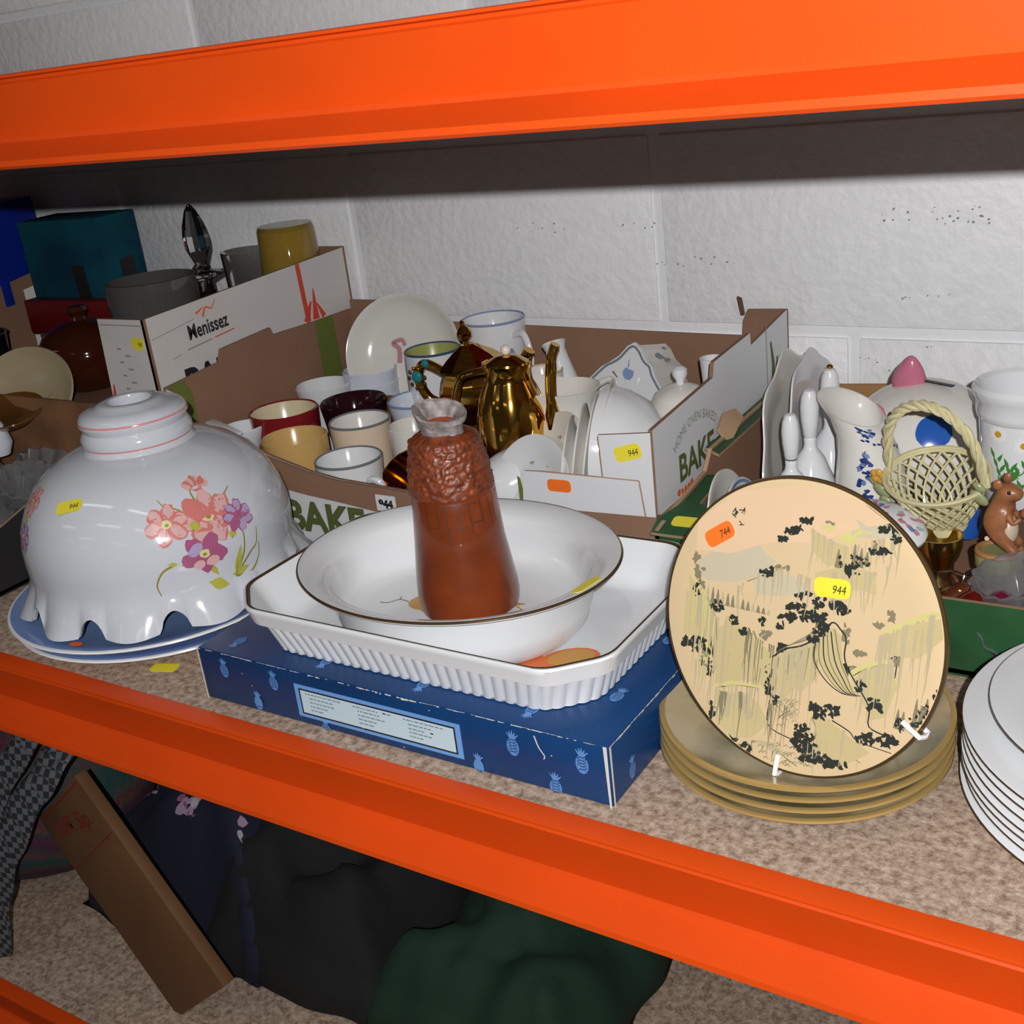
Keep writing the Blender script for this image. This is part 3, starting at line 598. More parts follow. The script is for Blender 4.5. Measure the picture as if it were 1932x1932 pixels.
# ------------------------------------------------------------------ terracotta vase
terra = mat('glazed_terracotta', (0.20, 0.037, 0.007), 0.3, coat=0.5, var=0.35, vscale=22, bump=0.12, bscale=60)
terra_r = mat('textured_terracotta', (0.22, 0.046, 0.013), 0.45, coat=0.25, var=0.55, vscale=150)
ash = mat('ash_glaze', (0.40, 0.35, 0.34), 0.6, var=0.55, vscale=130, bump=0.5, bscale=180)
VX, VY, VZ = -0.537, 0.703, FZ + 0.0118
vase = T('vase', 'brown terracotta bottle vase with rough textured shoulder and grey neck, standing in the oval dish', 'vase', (VX, VY, VZ)); vase.scale = (0.985, 0.985, 0.895)
def vase_fn(t, r, z):
    k = noise.noise(Vector((math.cos(t) * 1.1, math.sin(t) * 1.1, z * 14))) * 0.0012
    return ((r + k) * math.cos(t) - 0.03 * z, (r + k) * math.sin(t), z)
def rough_fn(t, r, z):
    p = Vector((math.cos(t) * 11, math.sin(t) * 11, z * 260)); k = (noise.noise(p) + 0.6 * noise.noise(p * 2.1)) * 0.0019
    k *= min(1, max(0, (z - 0.116) * 120)); k += abs(noise.noise(p * 0.9 + Vector((9, 3, 1)))) * 0.0013
    return ((r + k) * math.cos(t) - 0.03 * z, (r + k) * math.sin(t), z)
lathe('vase_body', [(0, 0.0), (0.038, 0.0), (0.0415, 0.003), (0.0428, 0.012), (0.0425, 0.022), (0.0405, 0.042), (0.0378, 0.068), (0.0362, 0.090), (0.0352, 0.105), (0.0348, 0.1145), (0.0342, 0.1165), (0.0347, 0.118), (0.032, 0.121), (0.0, 0.121)], terra, vase, 72, vase_fn)
lathe('textured_shoulder', [(0.0345, 0.1172)] + [(0.0345 - 0.0075 * ((z - 0.117) / 0.05) ** 1.6, z) for z in [0.1178 + 0.0012 * k for k in range(40)]] + [(0.0255, 0.1662), (0.0225, 0.1685), (0.019, 0.170), (0.017, 0.1715)], terra_r, vase, 150, rough_fn, smooth=180)
lathe('vase_neck', [(0.0178, 0.169), (0.0172, 0.1735), (0.0188, 0.179), (0.0212, 0.185), (0.0222, 0.1885), (0.0205, 0.1895), (0.0165, 0.1875), (0.0125, 0.183), (0.0105, 0.178), (0.0105, 0.17)], ash, vase, 48, lambda t, r, z: ((r * (1 + 0.12 * math.cos(2 * t + 0.5)) + noise.noise(Vector((math.cos(t) * 3, math.sin(t) * 3, z * 90))) * 0.0016) * math.cos(t) - 0.03 * z, (r + noise.noise(Vector((math.cos(t) * 3, math.sin(t) * 3 + 5, z * 90))) * 0.0016) * math.sin(t), z + (0.005 * math.cos(t - 2.7) if z > 0.183 else 0) + noise.noise(Vector((math.cos(t) * 2, math.sin(t) * 2, 3))) * 0.0015))
lathe('neck_inside', [(0.0118, 0.1795), (0.0, 0.178)], mat('raw_terracotta', (0.42, 0.09, 0.03), 0.7), vase, 24, vase_fn)
inc = mat('incised_line', (0.06, 0.02, 0.012), 0.5)
def vmap(u, v, z=0):
    r = 0.0428 - (v - 0.012) * 0.085 + 0.0010 + z if v < 0.06 else 0.0388 - (v - 0.06) * 0.077 + 0.0009 + z
    return Vector(vase_fn(u, r, v))
L = []
for a in [-1.62, -1.35, -1.16, -0.86, -0.62, -0.33, -0.1]: L.append((stroke([(a, 0.1165), (a + 0.01, 0.1), (a + 0.02, 0.092 if a not in (-1.16,) else 0.078)], 0.022), 0))
for a, b, v in ((-1.62, -1.36, 0.0945), (-1.14, -0.66, 0.0925), (-0.6, -0.35, 0.0955)): L.append((stroke([(a + (b - a) * k / 6, v) for k in range(7)], 0.0009), 0))
for a, b in ((-1.3, -0.9), (-0.8, -0.4)): L.append((stroke([(a + (b - a) * k / 6, 0.113) for k in range(7)], 0.0009), 0))
decal('incised_lines', L, vmap, [inc], vase)
# ------------------------------------------------------------------ landscape plates
cream_g = mat('landscape_cream_glaze', (0.60, 0.455, 0.27), 0.12)
dusk_g = mat('landscape_dusk_glaze', (0.46, 0.37, 0.22), 0.14, var=0.55, vscale=17, col2=(0.13, 0.12, 0.06))
gold_rim = mat('worn_gold_rim', (0.62, 0.42, 0.15), 0.3, 0.55)
back_g = mat('plate_back_brown', (0.06, 0.04, 0.02), 0.3)
R0 = 0.1
def coupe(R): return [(0, 0.0022), (R * .55, 0.002), (R * .57, 0), (R * .60, 0), (R * .62, 0.0025), (R * .85, 0.0055), (R - 0.0018, 0.009), (R, 0.0108, 1), (R - 0.0004, 0.0125, 1), (R - 0.0025, 0.0132, 1), (R - 0.0045, 0.0126, 2), (R * .8, 0.0075), (R * .5, 0.0052), (0, 0.005)]
SX, SY = -0.252, 0.7005
for i, lab in enumerate(['bottom plate of the gold-rimmed landscape plate pile', 'second plate from the bottom of the gold-rimmed landscape pile', 'third plate up in the gold-rimmed landscape pile', 'top flat plate of the gold-rimmed landscape pile, under the upright plate']):
    p = T('landscape_plate', lab, 'plate', (SX + rnd.uniform(-.001, .001), SY + rnd.uniform(-.001, .001), 0.0004 + i * 0.0083), i * 1.3, 'gold rimmed landscape plates in the pile')
    lathe('plate_body', coupe(0.103), [back_g, gold_rim, dusk_g], p, 96)
dk = mat('ink_brush_dark', (0.030, 0.034, 0.028), 0.2); gy = mat('ink_wash_grey', (0.44, 0.37, 0.23), 0.15); gm = mat('ink_wash_mid', (0.22, 0.19, 0.115), 0.15); yg = mat('wash_lime', (0.55, 0.50, 0.20), 0.15); pale_m = mat('wash_pale', (0.50, 0.44, 0.31), 0.15); peach = mat('wash_peach', (0.66, 0.47, 0.30), 0.15); ltw = mat('wash_light', (0.50, 0.41, 0.21), 0.15)
AM = [dk, gy, gm, yg, pale_m, peach, ltw]
def uvz(zx, zy):
    xy = zx * zy / 1e3
    return (1.134e-4 * zx + 9.878e-6 * zy - 0.10916 + 1.16520e-6 * xy, 1.681e-5 * zx - 1.18115e-4 * zy + 0.085686 + 1.18136e-5 * xy)
PR = 0.0985
st_plate = T('landscape_plate', 'upright cream plate painted with an ink mountain landscape, held by white hooks', 'plate', (-0.235, 0.645, 0.1305))
tilt_, yaw_ = 0.234, -0.156
ux = Vector((math.cos(yaw_), math.sin(yaw_), 0)); hb = Vector((-math.sin(yaw_), math.cos(yaw_), 0)); wv_ = Vector((0, 0, math.cos(tilt_))) + hb * math.sin(tilt_)
st_plate.rotation_euler = frame((0, 0, 0), ux, wv_).to_3x3().to_euler()
lathe('plate_body', [(r, z - 0.0085, *m) for r, z, *m in [(0, 0.002), (PR * .55, 0.002), (PR * .57, 0), (PR * .60, 0), (PR * .62, 0.0025), (PR * .88, 0.0055), (PR - 0.0018, 0.0082, 1), (PR, 0.009, 1), (PR - 0.0004, 0.0108, 1), (PR - 0.0022, 0.0112, 2), (PR * .8, 0.0089), (PR * .5, 0.0082), (0, 0.008)]], [back_g, gilt_dark, cream_g], st_plate, 128)
def pmap(u, v, z=0):
    r = math.hypot(u, v)
    if r > PR - 0.0026: u, v = u * (PR - 0.0026) / r, v * (PR - 0.0026) / r; r = PR - 0.0026
    h = (0.008 + 0.0002 * r / (PR * .5) if r < PR * .5 else (0.0082 + 0.0007 * (r - PR * .5) / (PR * .3) if r < PR * .8 else 0.0089 + 0.0023 * (r - PR * .8) / (PR * .2 - 0.0022))) - 0.0085
    return Vector((u, v, h + 0.00025 + z * 0.7))
A = []; ar = random.Random(3)
def Zp(pts): return [uvz(*p) for p in pts]
def pl(pts, m): A.append((Zp(pts), m))
def sk(pts, w0, w1=None, m=0, k=4): A.append((stroke(curve2(Zp(pts), k), w0, w1), m))
pl([(240, 280), (500, 110), (900, 85), (1250, 160), (1440, 280), (1250, 330), (1000, 420), (700, 420), (450, 480), (230, 460)], 5)
pl([(330, 470), (400, 460), (440, 445), (500, 485), (570, 440), (635, 390), (665, 470), (745, 530), (650, 610), (480, 655), (300, 640), (235, 600), (250, 520)], 4)
pl([(1160, 280), (1290, 165), (1440, 280), (1500, 340), (1480, 395), (1200, 385)], 4)
pl([(1010, 320), (1140, 300), (1260, 345), (1330, 355), (1185, 432), (1085, 380)], 3)
def cliff(top, drop, n, m=1, w=0.0008):
    T_ = curve2(Zp(top), 8); L = len(T_)
    for k in range(int(n * .75)):
        u, v = T_[int(ar.random() * (L - 1))]; d = drop * ar.uniform(.35, 1) * 3e-4 * .27
        A.append((stroke([(u, v), (u + ar.uniform(-.0012, .0012), v - d * .5), (u + ar.uniform(-.002, .002), v - d)], w * ar.uniform(.8, 3.2 if m == 1 else 1.8), w * .3), m))
def wash(top, drop, m):
    B_ = [(x, y + drop * ar.uniform(.8, 1.1)) for x, y in top][::-1]; pl(top + B_, m)
wash([(180, 600), (240, 680), (300, 750), (350, 850), (360, 960)], 260, 6)
wash([(720, 1120), (800, 1070), (900, 1045), (1000, 1000)], 260, 6)
wash([(980, 600), (1100, 570), (1250, 580), (1330, 600)], 130, 6)
wash([(420, 850), (560, 960), (640, 1010), (720, 1100)], 300, 6)
for P_, m_ in (([(370, 930), (440, 900), (520, 960), (600, 1010), (600, 1240), (480, 1260), (350, 1270)], 6), ([(740, 1120), (830, 1080), (960, 1030), (985, 1120), (900, 1200), (830, 1330), (760, 1400)], 6), ([(1190, 1250), (1300, 1180), (1420, 1150), (1440, 1300), (1380, 1480), (1300, 1500)], 6), ([(350, 1310), (560, 1330), (640, 1400), (700, 1520), (600, 1600), (480, 1600), (380, 1500)], 6), ([(160, 700), (260, 720), (350, 880), (350, 980), (250, 980), (140, 960)], 6),
    ([(980, 1500), (1060, 1500), (1180, 1600), (1300, 1700), (1150, 1780), (1000, 1680)], 6), ([(1360, 1000), (1500, 920), (1700, 870), (1710, 1000), (1560, 1120), (1400, 1100)], 6), ([(970, 340), (1060, 400), (1180, 450), (1180, 540), (1050, 560), (970, 470)], 6), ([(600, 640), (730, 580), (880, 630), (960, 700), (800, 740), (620, 730)], 4),
    ([(1000, 1010), (1080, 930), (1130, 980), (1140, 1150), (1180, 1260), (1230, 1340), (1130, 1310), (1040, 1210), (980, 1110)], 6), ([(400, 1320), (470, 1320), (450, 1460), (420, 1480)], 1), ([(500, 1330), (560, 1350), (600, 1480), (560, 1500)], 1), ([(600, 1615), (720, 1630), (820, 1710), (760, 1700)], 1)): pl(P_, m_)
cliff([(500, 680), (620, 610), (740, 570), (900, 610), (1000, 660)], 330, 26)
cliff([(960, 330), (1040, 380), (1180, 440), (1330, 400), (1500, 380)], 420, 40)
cliff([(1080, 600), (1200, 580), (1300, 600), (1400, 560)], 380, 24)
cliff([(200, 700), (300, 760), (360, 860), (480, 900)], 900, 40); cliff([(200, 640), (300, 760), (360, 880)], 700, 16, 3)
cliff([(560, 940), (660, 1010), (760, 1050)], 700, 26, 2); cliff([(730, 1110), (850, 1060), (1000, 1020)], 700, 34); cliff([(760, 1110), (900, 1070), (1000, 1030)], 330, 14, 2)
cliff([(1350, 980), (1480, 920), (1600, 860), (1700, 850)], 800, 40); cliff([(1200, 1200), (1300, 1160), (1430, 1140)], 500, 24)
cliff([(350, 1290), (450, 1265), (650, 1300)], 700, 40); cliff([(380, 1310), (420, 1320), (470, 1320), (540, 1320)], 600, 18, 2, .0014)
cliff([(960, 1480), (1040, 1480), (1150, 1560), (1280, 1640)], 600, 30); cliff([(600, 1620), (700, 1650), (820, 1720)], 250, 12, 2)
cliff([(700, 1400), (760, 1390), (860, 1430)], 500, 16, 2, .0007); cliff([(200, 1100), (280, 1160), (330, 1230)], 600, 16)
for P_ in ([(1340, 985), (1400, 930), (1500, 885), (1640, 830), (1700, 830), (1690, 860), (1540, 900), (1400, 970)], [(1170, 1230), (1190, 1190), (1260, 1150), (1400, 1128), (1400, 1150), (1290, 1175), (1230, 1200), (1200, 1230)], [(340, 1285), (450, 1250), (650, 1285), (650, 1300), (460, 1272), (360, 1295)]): pl(P_, 3)
sk([(180, 560), (230, 640), (300, 740), (345, 840), (360, 900)], .0012, .0008, 3); sk([(300, 740), (350, 850), (365, 1000)], .0006, .0006, 2)
sk([(720, 1110), (800, 1060), (900, 1040), (1000, 985), (1080, 900), (1130, 945), (1160, 1000), (1150, 1100), (1170, 1180), (1220, 1280), (1290, 1420), (1290, 1540), (1400, 1600)], .0011, .0009, 0)
for k in range(6): sk([(985 + 22 * k, 1010 - 14 * k), (975 + 30 * k, 1130), (1040 + 26 * k, 1250), (1130 + 14 * k, 1330), (1215 + 6 * k, 1350)], .0009, .0006, 2 if k % 2 else 0)
for k in range(3): sk([(1000 + 30 * k, 900 + 30 * k), (960 + 20 * k, 960), (880 + 20 * k, 1010), (760, 1070 - 10 * k)], .0008, .0006, 2)
sk([(735, 1110), (730, 1250), (700, 1400), (690, 1500), (730, 1560), (850, 1620)], .001, .0007, 0); sk([(740, 1110), (745, 1230), (720, 1350), (790, 1460)], .0007, .0005, 2)
sk([(600, 950), (620, 1010), (600, 1080), (615, 1150), (590, 1240)], .0013, .0008, 2); sk([(570, 930), (590, 1000), (560, 1060), (600, 1130)], .0008, .0005, 0)
sk([(240, 1110), (300, 1190), (335, 1260), (335, 1340), (340, 1480)], .001, .0012, 0); sk([(600, 1625), (700, 1640), (800, 1720), (880, 1780)], .0012, .0006, 2)
sk([(1080, 1500), (1180, 1570), (1230, 1630), (1420, 1700)], .0009, .0005, 0); sk([(960, 1480), (990, 1560), (970, 1640)], .0008, .0006, 2); sk([(1050, 1560), (1090, 1640), (1150, 1700), (1250, 1760)], .0008, .0005, 2)
sk([(560, 650), (700, 600), (760, 565)], .0007, .0004, 2); sk([(1380, 1140), (1440, 1110), (1430, 1240)], .0007, .0008, 0); sk([(700, 1170), (690, 1250), (680, 1340)], .0016, .0012, 0)
for k in range(60):
    x, y = ar.uniform(600, 1000), ar.uniform(1640, 1800); y = max(y, 1600 + (x - 600) * .3); A.append((stroke([uvz(x, y), uvz(x + 18, y - 10), uvz(x + 30, y + 8)], .0006, .0004), 2))
for k in range(40):
    x, y = ar.uniform(720, 860), ar.uniform(1370, 1540); A.append((stroke([uvz(x, y), uvz(x + 20, y - 14), uvz(x + 36, y + 8)], .0005, .0003), 2))
def tree(cx, cy, sx_, sy_, n, m=0, r=.0022):
    for k in range(n):
        a, q = ar.uniform(0, 2 * PI), ar.random() ** .6; u, v = uvz(cx + sx_ * q * math.cos(a), cy + sy_ * q * math.sin(a)); A.append((ngon(u, v, r * ar.uniform(.5, 1.2), r * ar.uniform(.35, .8), 7, ar.random() * 3, .45, ar), m))
def conif(cx, cy, h, m=2, w=.0035):
    u, v = uvz(cx, cy); A.append(([(u - w / 2, v), (u - w * .3, v + h * .4), (u - w * .35, v + h * .45), (u - w * .08, v + h), (u + w * .08, v + h), (u + w * .33, v + h * .5), (u + w * .28, v + h * .45), (u + w / 2, v)], m))
for i in range(13): conif(300 + i * 33, 770 + i * 7, .0115 - i * .00065, 2 if i % 3 else 1, .0034)
for x, y, h in ((1110, 570, .012), (1150, 570, .010), (1200, 580, .016), (1240, 570, .0125), (1275, 560, .009), (1320, 490, .009), (1440, 1550, .0125), (1470, 1560, .012), (1535, 1550, .019), (1570, 1520, .012), (1600, 1470, .011), (1660, 1400, .011)): conif(x, y, h, 2, .0042); tree(x, y - 40, 26, 40, 7, 0, .0014)
for a in ((930, 290, 40, 10, 12, 0), (860, 345, 60, 22, 24, 0), (790, 395, 35, 14, 12, 0), (1070, 285, 40, 16, 10, 2), (690, 590, 45, 35, 14, 0), (770, 570, 50, 12, 10, 2), (1190, 590, 40, 26, 12, 0), (1350, 470, 70, 16, 22, 0), (1400, 345, 60, 16, 14, 0), (1460, 400, 40, 20, 10, 0),
          (235, 510, 18, 30, 9, 2), (250, 590, 30, 60, 20, 2), (270, 680, 16, 30, 8, 2), (225, 695, 22, 36, 10, 0), (360, 790, 40, 40, 16, 0), (470, 880, 30, 40, 8, 0), (540, 955, 25, 20, 6, 0), (660, 890, 20, 25, 6, 0), (680, 970, 40, 30, 10, 2), (170, 1010, 40, 30, 14, 0), (240, 1020, 60, 45, 34, 0), (290, 1110, 40, 60, 22, 0), (320, 1190, 20, 30, 8, 0),
          (900, 730, 55, 16, 16, 0), (860, 800, 60, 16, 20, 0), (820, 870, 60, 22, 20, 0), (770, 915, 30, 14, 8, 0), (1010, 790, 40, 40, 14, 0), (1120, 790, 60, 22, 20, 0), (1140, 830, 40, 20, 10, 0), (1000, 870, 45, 50, 26, 0), (920, 860, 50, 30, 14, 0), (1020, 940, 60, 40, 22, 0), (1160, 970, 22, 60, 14, 2), (780, 1050, 40, 20, 12, 0), (960, 1010, 40, 25, 10, 0),
          (700, 1200, 28, 40, 12, 0), (700, 1280, 22, 60, 12, 0), (730, 1370, 25, 40, 8, 0), (1150, 1200, 26, 50, 14, 0), (1230, 1290, 30, 30, 10, 0), (1310, 1400, 40, 40, 14, 0), (1350, 1410, 40, 30, 12, 0), (1440, 1130, 22, 40, 8, 2), (1340, 910, 26, 26, 8, 2), (1410, 860, 22, 26, 8, 2), (1250, 1090, 60, 16, 10, 2), (340, 1440, 16, 70, 12, 0),
          (980, 1420, 40, 22, 14, 0), (1060, 1450, 60, 40, 26, 0), (1000, 1460, 30, 30, 10, 0), (900, 1560, 50, 40, 20, 0), (930, 1640, 60, 60, 34, 0), (870, 1630, 34, 36, 14, 0), (950, 1730, 60, 40, 26, 0), (1050, 1720, 60, 40, 24, 0), (1100, 1770, 70, 24, 16, 0), (1270, 1610, 60, 40, 26, 0), (1400, 1620, 60, 36, 26, 0), (470, 1620, 40, 36, 12, 0), (560, 1680, 36, 40, 12, 0), (1200, 1190, 30, 20, 8, 2)): tree(*a)
for x, y in ((488, 240), (548, 245), (530, 305)):
    for k in range(5): dx, dy = ar.uniform(-18, 18), ar.uniform(-22, 22); a = ar.choice([(16, 0), (0, 18), (12, 14), (-12, 14)]); A.append((stroke([uvz(x + dx - a[0], y + dy - a[1]), uvz(x + dx + a[0], y + dy + a[1])], .0009, .0005), 0))
A = [(q, m) for q, m in A if (q[0] == 'strip' and all(math.hypot(*p) < PR - .003 for p in q[1] + q[2])) or (q[0] != 'strip' and sum(math.hypot(*p) for p in q) / len(q) < PR - .002)]
decal('landscape_painting', A, pmap, AM, st_plate, fine=3)
def psp(zx, zy, rot): u, v = uvz(zx, zy); return Matrix.Translation(pmap(u, v)) @ Matrix.Rotation(rot, 4, 'Z')
sticker(psp(1080, 692, 0.1), st_plate, None, 0.0245, 0.0125, '944')
sticker(psp(390, 365, 0.62) @ Matrix.Translation((0, 0, .0009)), st_plate, orange_p, 0.023, 0.0115, '744')
hang = T('plate_hanger', 'white coated wire plate hanger gripping the upright landscape plate', 'hanger', (-0.235, 0.645, 0.1305)); hang.rotation_euler = st_plate.rotation_euler
def hook(zx, zy, nm='hook'):
    u, v = uvz(zx, zy); r = math.hypot(u, v); d = Vector((u, v, 0)) / r
    tube(nm, [d * (PR - 0.012) + Vector((0, 0, 0.0045)), d * (PR - 0.006) + Vector((0, 0, 0.0055)), d * (PR + 0.0015) + Vector((0, 0, 0.006)), d * (PR + 0.0028) + Vector((0, 0, 0.001)), d * (PR + 0.002) + Vector((0, 0, -0.006)), d * (PR * .72) + Vector((0, 0, -0.013)), d * 0.03 + Vector((0, 0, -0.016))], 0.0017, wire_w, hang)
hook(760, 1830); hook(1575, 1590)
tube('back_wire', [(0.03 * math.cos(a * PI / 8), 0.03 * math.sin(a * PI / 8), -0.0175) for a in range(16)], 0.0015, wire_w, hang, closed=True)
# wire rest behind the plate so that it stands
rest = T('plate_rest', 'thin wire rest behind the upright landscape plate', 'stand', (-0.228, 0.70, 0.0405))
for sx_ in (-0.035, 0.035): tube('wire_leg', [(sx_, -0.035, 0.001), (sx_, 0.005, 0.001), (sx_ * .9, -0.012, 0.07), (sx_ * .8, -0.016, 0.085)], 0.0012, gilt_dark, rest)

# ------------------------------------------------------------------ white gilt plates at the right edge
wr = [china, gilt_dark, china]
for i in range(8):
    last = i == 7; R = 0.113 if last else 0.139; z = 0.0003 + i * 0.0072 + (0.004 if last else 0)
    p = T('dinner_plate', 'small white plate with an orange leaf, topmost of the gilt-edged white pile' if last else ['lowest', 'second from the bottom', 'third from the bottom', 'fourth from the bottom', 'fifth from the bottom', 'sixth from the bottom', 'uppermost large one'][i] + ' of the white gilt-edged dinner plates piled at right', 'plate', ((-0.018 if last else -0.008) + rnd.uniform(-.0012, .0012), (0.735 if last else 0.733) + rnd.uniform(-.0012, .0012), z), i, None if last else 'white gilt-edged dinner plates in the pile')
    pr = [(0, 0.0022), (R * .55, 0.002), (R * .57, 0), (R * .60, 0), (R * .62, 0.0025), (R * .74, 0.0065), (R - 0.0015, 0.0098), (R, 0.0108, 1), (R - 0.0002, 0.0120, 2), (R - 0.0022, 0.0124, 2), (R * .74, 0.0090), (R * .62, 0.0056), (0, 0.005)]
    lathe('plate_body', pr, wr, p, 96)
    if last:
        p.rotation_euler = (0, 0, 0)
        decal('painted_leaf', [(ngon(-0.062, -0.032, 0.016, 0.013, 10, 0.6, 0.15), 0), (ngon(-0.045, -0.02, 0.02, 0.016, 10, 0.2, 0.1), 0)], lambda u, v, z: Vector((u, v, 0.0068 + z)), [mat('painted_orange', (0.70, 0.12, 0.03), 0.2)], p)
# ------------------------------------------------------------------ mugs and teaware in the centre crate
def cup(name, label, x, y, rim, R, h, mo, mi, mr=None, cat='mug', handle=None, taper=0.86, t=0.003, group=None, tilt=None, hm=None, belly=0.0):
    c = T(name, label, cat, (x, y, rim - h), 0, group)
    if tilt: c.rotation_euler = tilt
    Rb = R * taper
    pr = [(0, 0.002), (Rb * .8, 0.001), (Rb * .85, 0), (Rb * .92, 0.0006), (Rb, 0.006), (Rb + (R - Rb) * .4 + belly, h * .45), (R - 0.0002, h - 0.0028, 1), (R, h - 0.0015, 1), (R - t * .5, h, 1), (R - t, h - 0.0018, 2), (Rb + (R - Rb) * .4 - t + belly, h * .45), (Rb - t, 0.009), (Rb * .7, 0.005), (0, 0.0045)]
    lathe('cup_body', pr, [mo, mr or mo, mi], c, 56)
    if handle is not None:
        a = handle; d = Vector((math.cos(a), math.sin(a), 0)); hh = h * .34
        tube('handle', curve2([tuple(d * (R * .94) + Vector((0, 0, h * .82))), tuple(d * (R + .018) + Vector((0, 0, h * .86))), tuple(d * (R + .028) + Vector((0, 0, h * .6))), tuple(d * (R + .018) + Vector((0, 0, h * .32))), tuple(d * (R * .9) + Vector((0, 0, h * .26)))], 6), 0.0042, hm or mo, c, 10, flat=(1, .7))
    return c
redg = mat('red_glaze', (0.20, 0.012, 0.015), 0.12); creamg = mat('cream_inner_glaze', (0.62, 0.55, 0.36), 0.2); maroon = mat('maroon_glaze', (0.022, 0.004, 0.007), 0.08); amberg = mat('toffee_glaze', (0.27, 0.085, 0.008), 0.1); must = mat('mustard_glaze', (0.56, 0.355, 0.125), 0.2); grey_l = mat('grey_rim_line', (0.16, 0.18, 0.19), 0.2); peachg = mat('peach_glaze', (0.70, 0.56, 0.42), 0.2); blue_l = mat('blue_line', (0.22, 0.28, 0.45), 0.2); navy_l = mat('navy_line', (0.05, 0.08, 0.17), 0.2); oliveg = mat('olive_inner', (0.33, 0.36, 0.10), 0.3)
ih = 0.100
cup('mug', 'mustard yellow mug at the front left of the mug crate', -0.925, 0.924, 0.110, 0.0385, ih, must, must, taper=.96)
cup('mug', 'white mug with dark rim line at the crate front, beside the brass-coloured cup', -0.842, 0.917, 0.095, 0.0382, 0.085, china, china, grey_l, handle=2.6)
cup('mug', 'cream mug with grey rim line, right behind the front dark-rimmed white mug', -0.886, 0.995, 0.110, 0.037, ih, peachg, china_warm, grey_l)
cup('mug', 'red mug with pale cream inside, against the left crate wall', -0.990, 0.980, 0.120, 0.042, 0.11, redg, creamg, redg, handle=-0.2)
cup('bowl', 'dark maroon glossy bowl in the middle of the mugs', -0.947, 1.058, 0.110, 0.042, 0.06, maroon, maroon, cat='bowl', taper=.8)
cup('bowl', 'toffee brown glazed bowl behind the maroon bowl', -0.930, 1.147, 0.101, 0.040, 0.06, amberg, amberg, cat='bowl', taper=.85)
cup('cup', 'bluish white cup with fine blue line, in front of the gold teapot', -0.862, 1.083, 0.110, 0.041, 0.075, china_blue, china_blue, blue_l, cat='cup', taper=.62)
cup('cup', 'plain white cup at the back left, behind the red mug', -1.018, 1.086, 0.118, 0.036, 0.085, china, china, cat='cup', taper=.7)
cup('cup', 'small warm white cup between the cream mug and the vase', -0.806, 0.994, 0.110, 0.030, 0.08, china_warm, china_warm, cat='cup', taper=.8)
cup('bowl', 'tiny white sauce bowl at the left crate wall, beside the mustard mug', -1.014, 0.934, 0.112, 0.026, 0.032, china, china, cat='bowl', taper=.6)
o = box('china_tray', (-0.03, -0.007, 0), (0.03, 0.007, 0.004), china, None, 0.0015); place(o, (-1.012, 0.902, 0.118), (0, 0.12, -0.25)); tag(o, 'flat white china strip leaning beside the tiny sauce bowl', 'china piece')
wm = cup('mug', 'white mug with thin dark rim and olive inside, before the upright bowl', -0.873, 1.135, 0.157, 0.036, 0.09, china, oliveg, navy_l, taper=.97)
decal('pink_and_blue_stripe', [([(-2.35, 0.0), (-2.2, 0.0), (-2.2, 0.085), (-2.35, 0.085)], 0), ([(-2.62, 0.03), (-2.40, 0.03), (-2.42, 0.078), (-2.58, 0.07)], 1)], lambda u, v, z: Vector(((0.0362 + z) * math.cos(u), (0.0362 + z) * math.sin(u), v)), [mat('blue_stripe', (0.08, 0.12, 0.33), .2), mat('pink_stripe', (0.48, 0.25, 0.25), .2)], wm, fine=3)
for i, (z, lab) in enumerate([(0.052, 'lower white ramekin of the pair before the upright bowl'), (0.068, 'middle white ramekin stacked before the upright bowl'), (0.084, 'top white ramekin stacked before the upright bowl')]):
    cup('ramekin', lab, -0.985, 1.142, z + 0.04, 0.036, 0.04, china_blue, china_blue, cat='bowl', taper=.93)
b = T('bowl', 'large white shallow bowl standing upright against the back of the crate', 'bowl', (-0.942, 1.165, 0.138)); b.rotation_euler = frame((0, 0, 0), (0.92, 0.32, 0), (-0.12, 0.30, 0.95)).to_3x3().to_euler()
lathe('bowl_body', [(0, -0.020), (0.035, -0.020), (0.037, -0.0225), (0.041, -0.022), (0.045, -0.0185), (0.062, -0.012), (0.074, -0.002), (0.0785, 0.006), (0.078, 0.0078), (0.0755, 0.007), (0.071, 0.0005), (0.060, -0.009), (0.045, -0.0145), (0, -0.0155)], [china_warm], b, 72)
decal('pink_motif', [(stroke(curve2([(-0.012, -0.01), (-0.012, 0.008), (-0.02, 0.016), (-0.008, 0.02), (-0.004, 0.012)]), .007, .005), 0), (stroke([(0.022, 0.028), (0.036, 0.03)], .003, .002), 1)], lambda u, v, z: Vector((u, v, -0.0148 + z)), [MATS['pink_stripe'], grey_l], b)
# gold lustre teapot
tp = T('teapot', 'gold lustre teapot with turquoise stones, at the middle of the crate', 'teapot', (-0.770, 1.085, 0.083))
tp.rotation_euler = (0.05, -0.1, 0)
lathe('pot_body', [(0, 0.0), (0.026, 0.0), (0.03, 0.003), (0.028, 0.008), (0.038, 0.018), (0.046, 0.034), (0.046, 0.046), (0.041, 0.06), (0.035, 0.070), (0.036, 0.074), (0.0, 0.074)], gold, tp, 12, smooth=20)
lid = lathe('pot_lid', [(0.038, 0.073), (0.038, 0.0765), (0.028, 0.085), (0.016, 0.093), (0.008, 0.098), (0.0, 0.099)], gold, tp, 8, smooth=15)
lathe('lid_knob', [(0.004, 0.096), (0.004, 0.102), (0.0085, 0.107), (0.0095, 0.112), (0.0065, 0.117), (0.003, 0.12), (0.0035, 0.124), (0, 0.127)], gold, lid, 12)
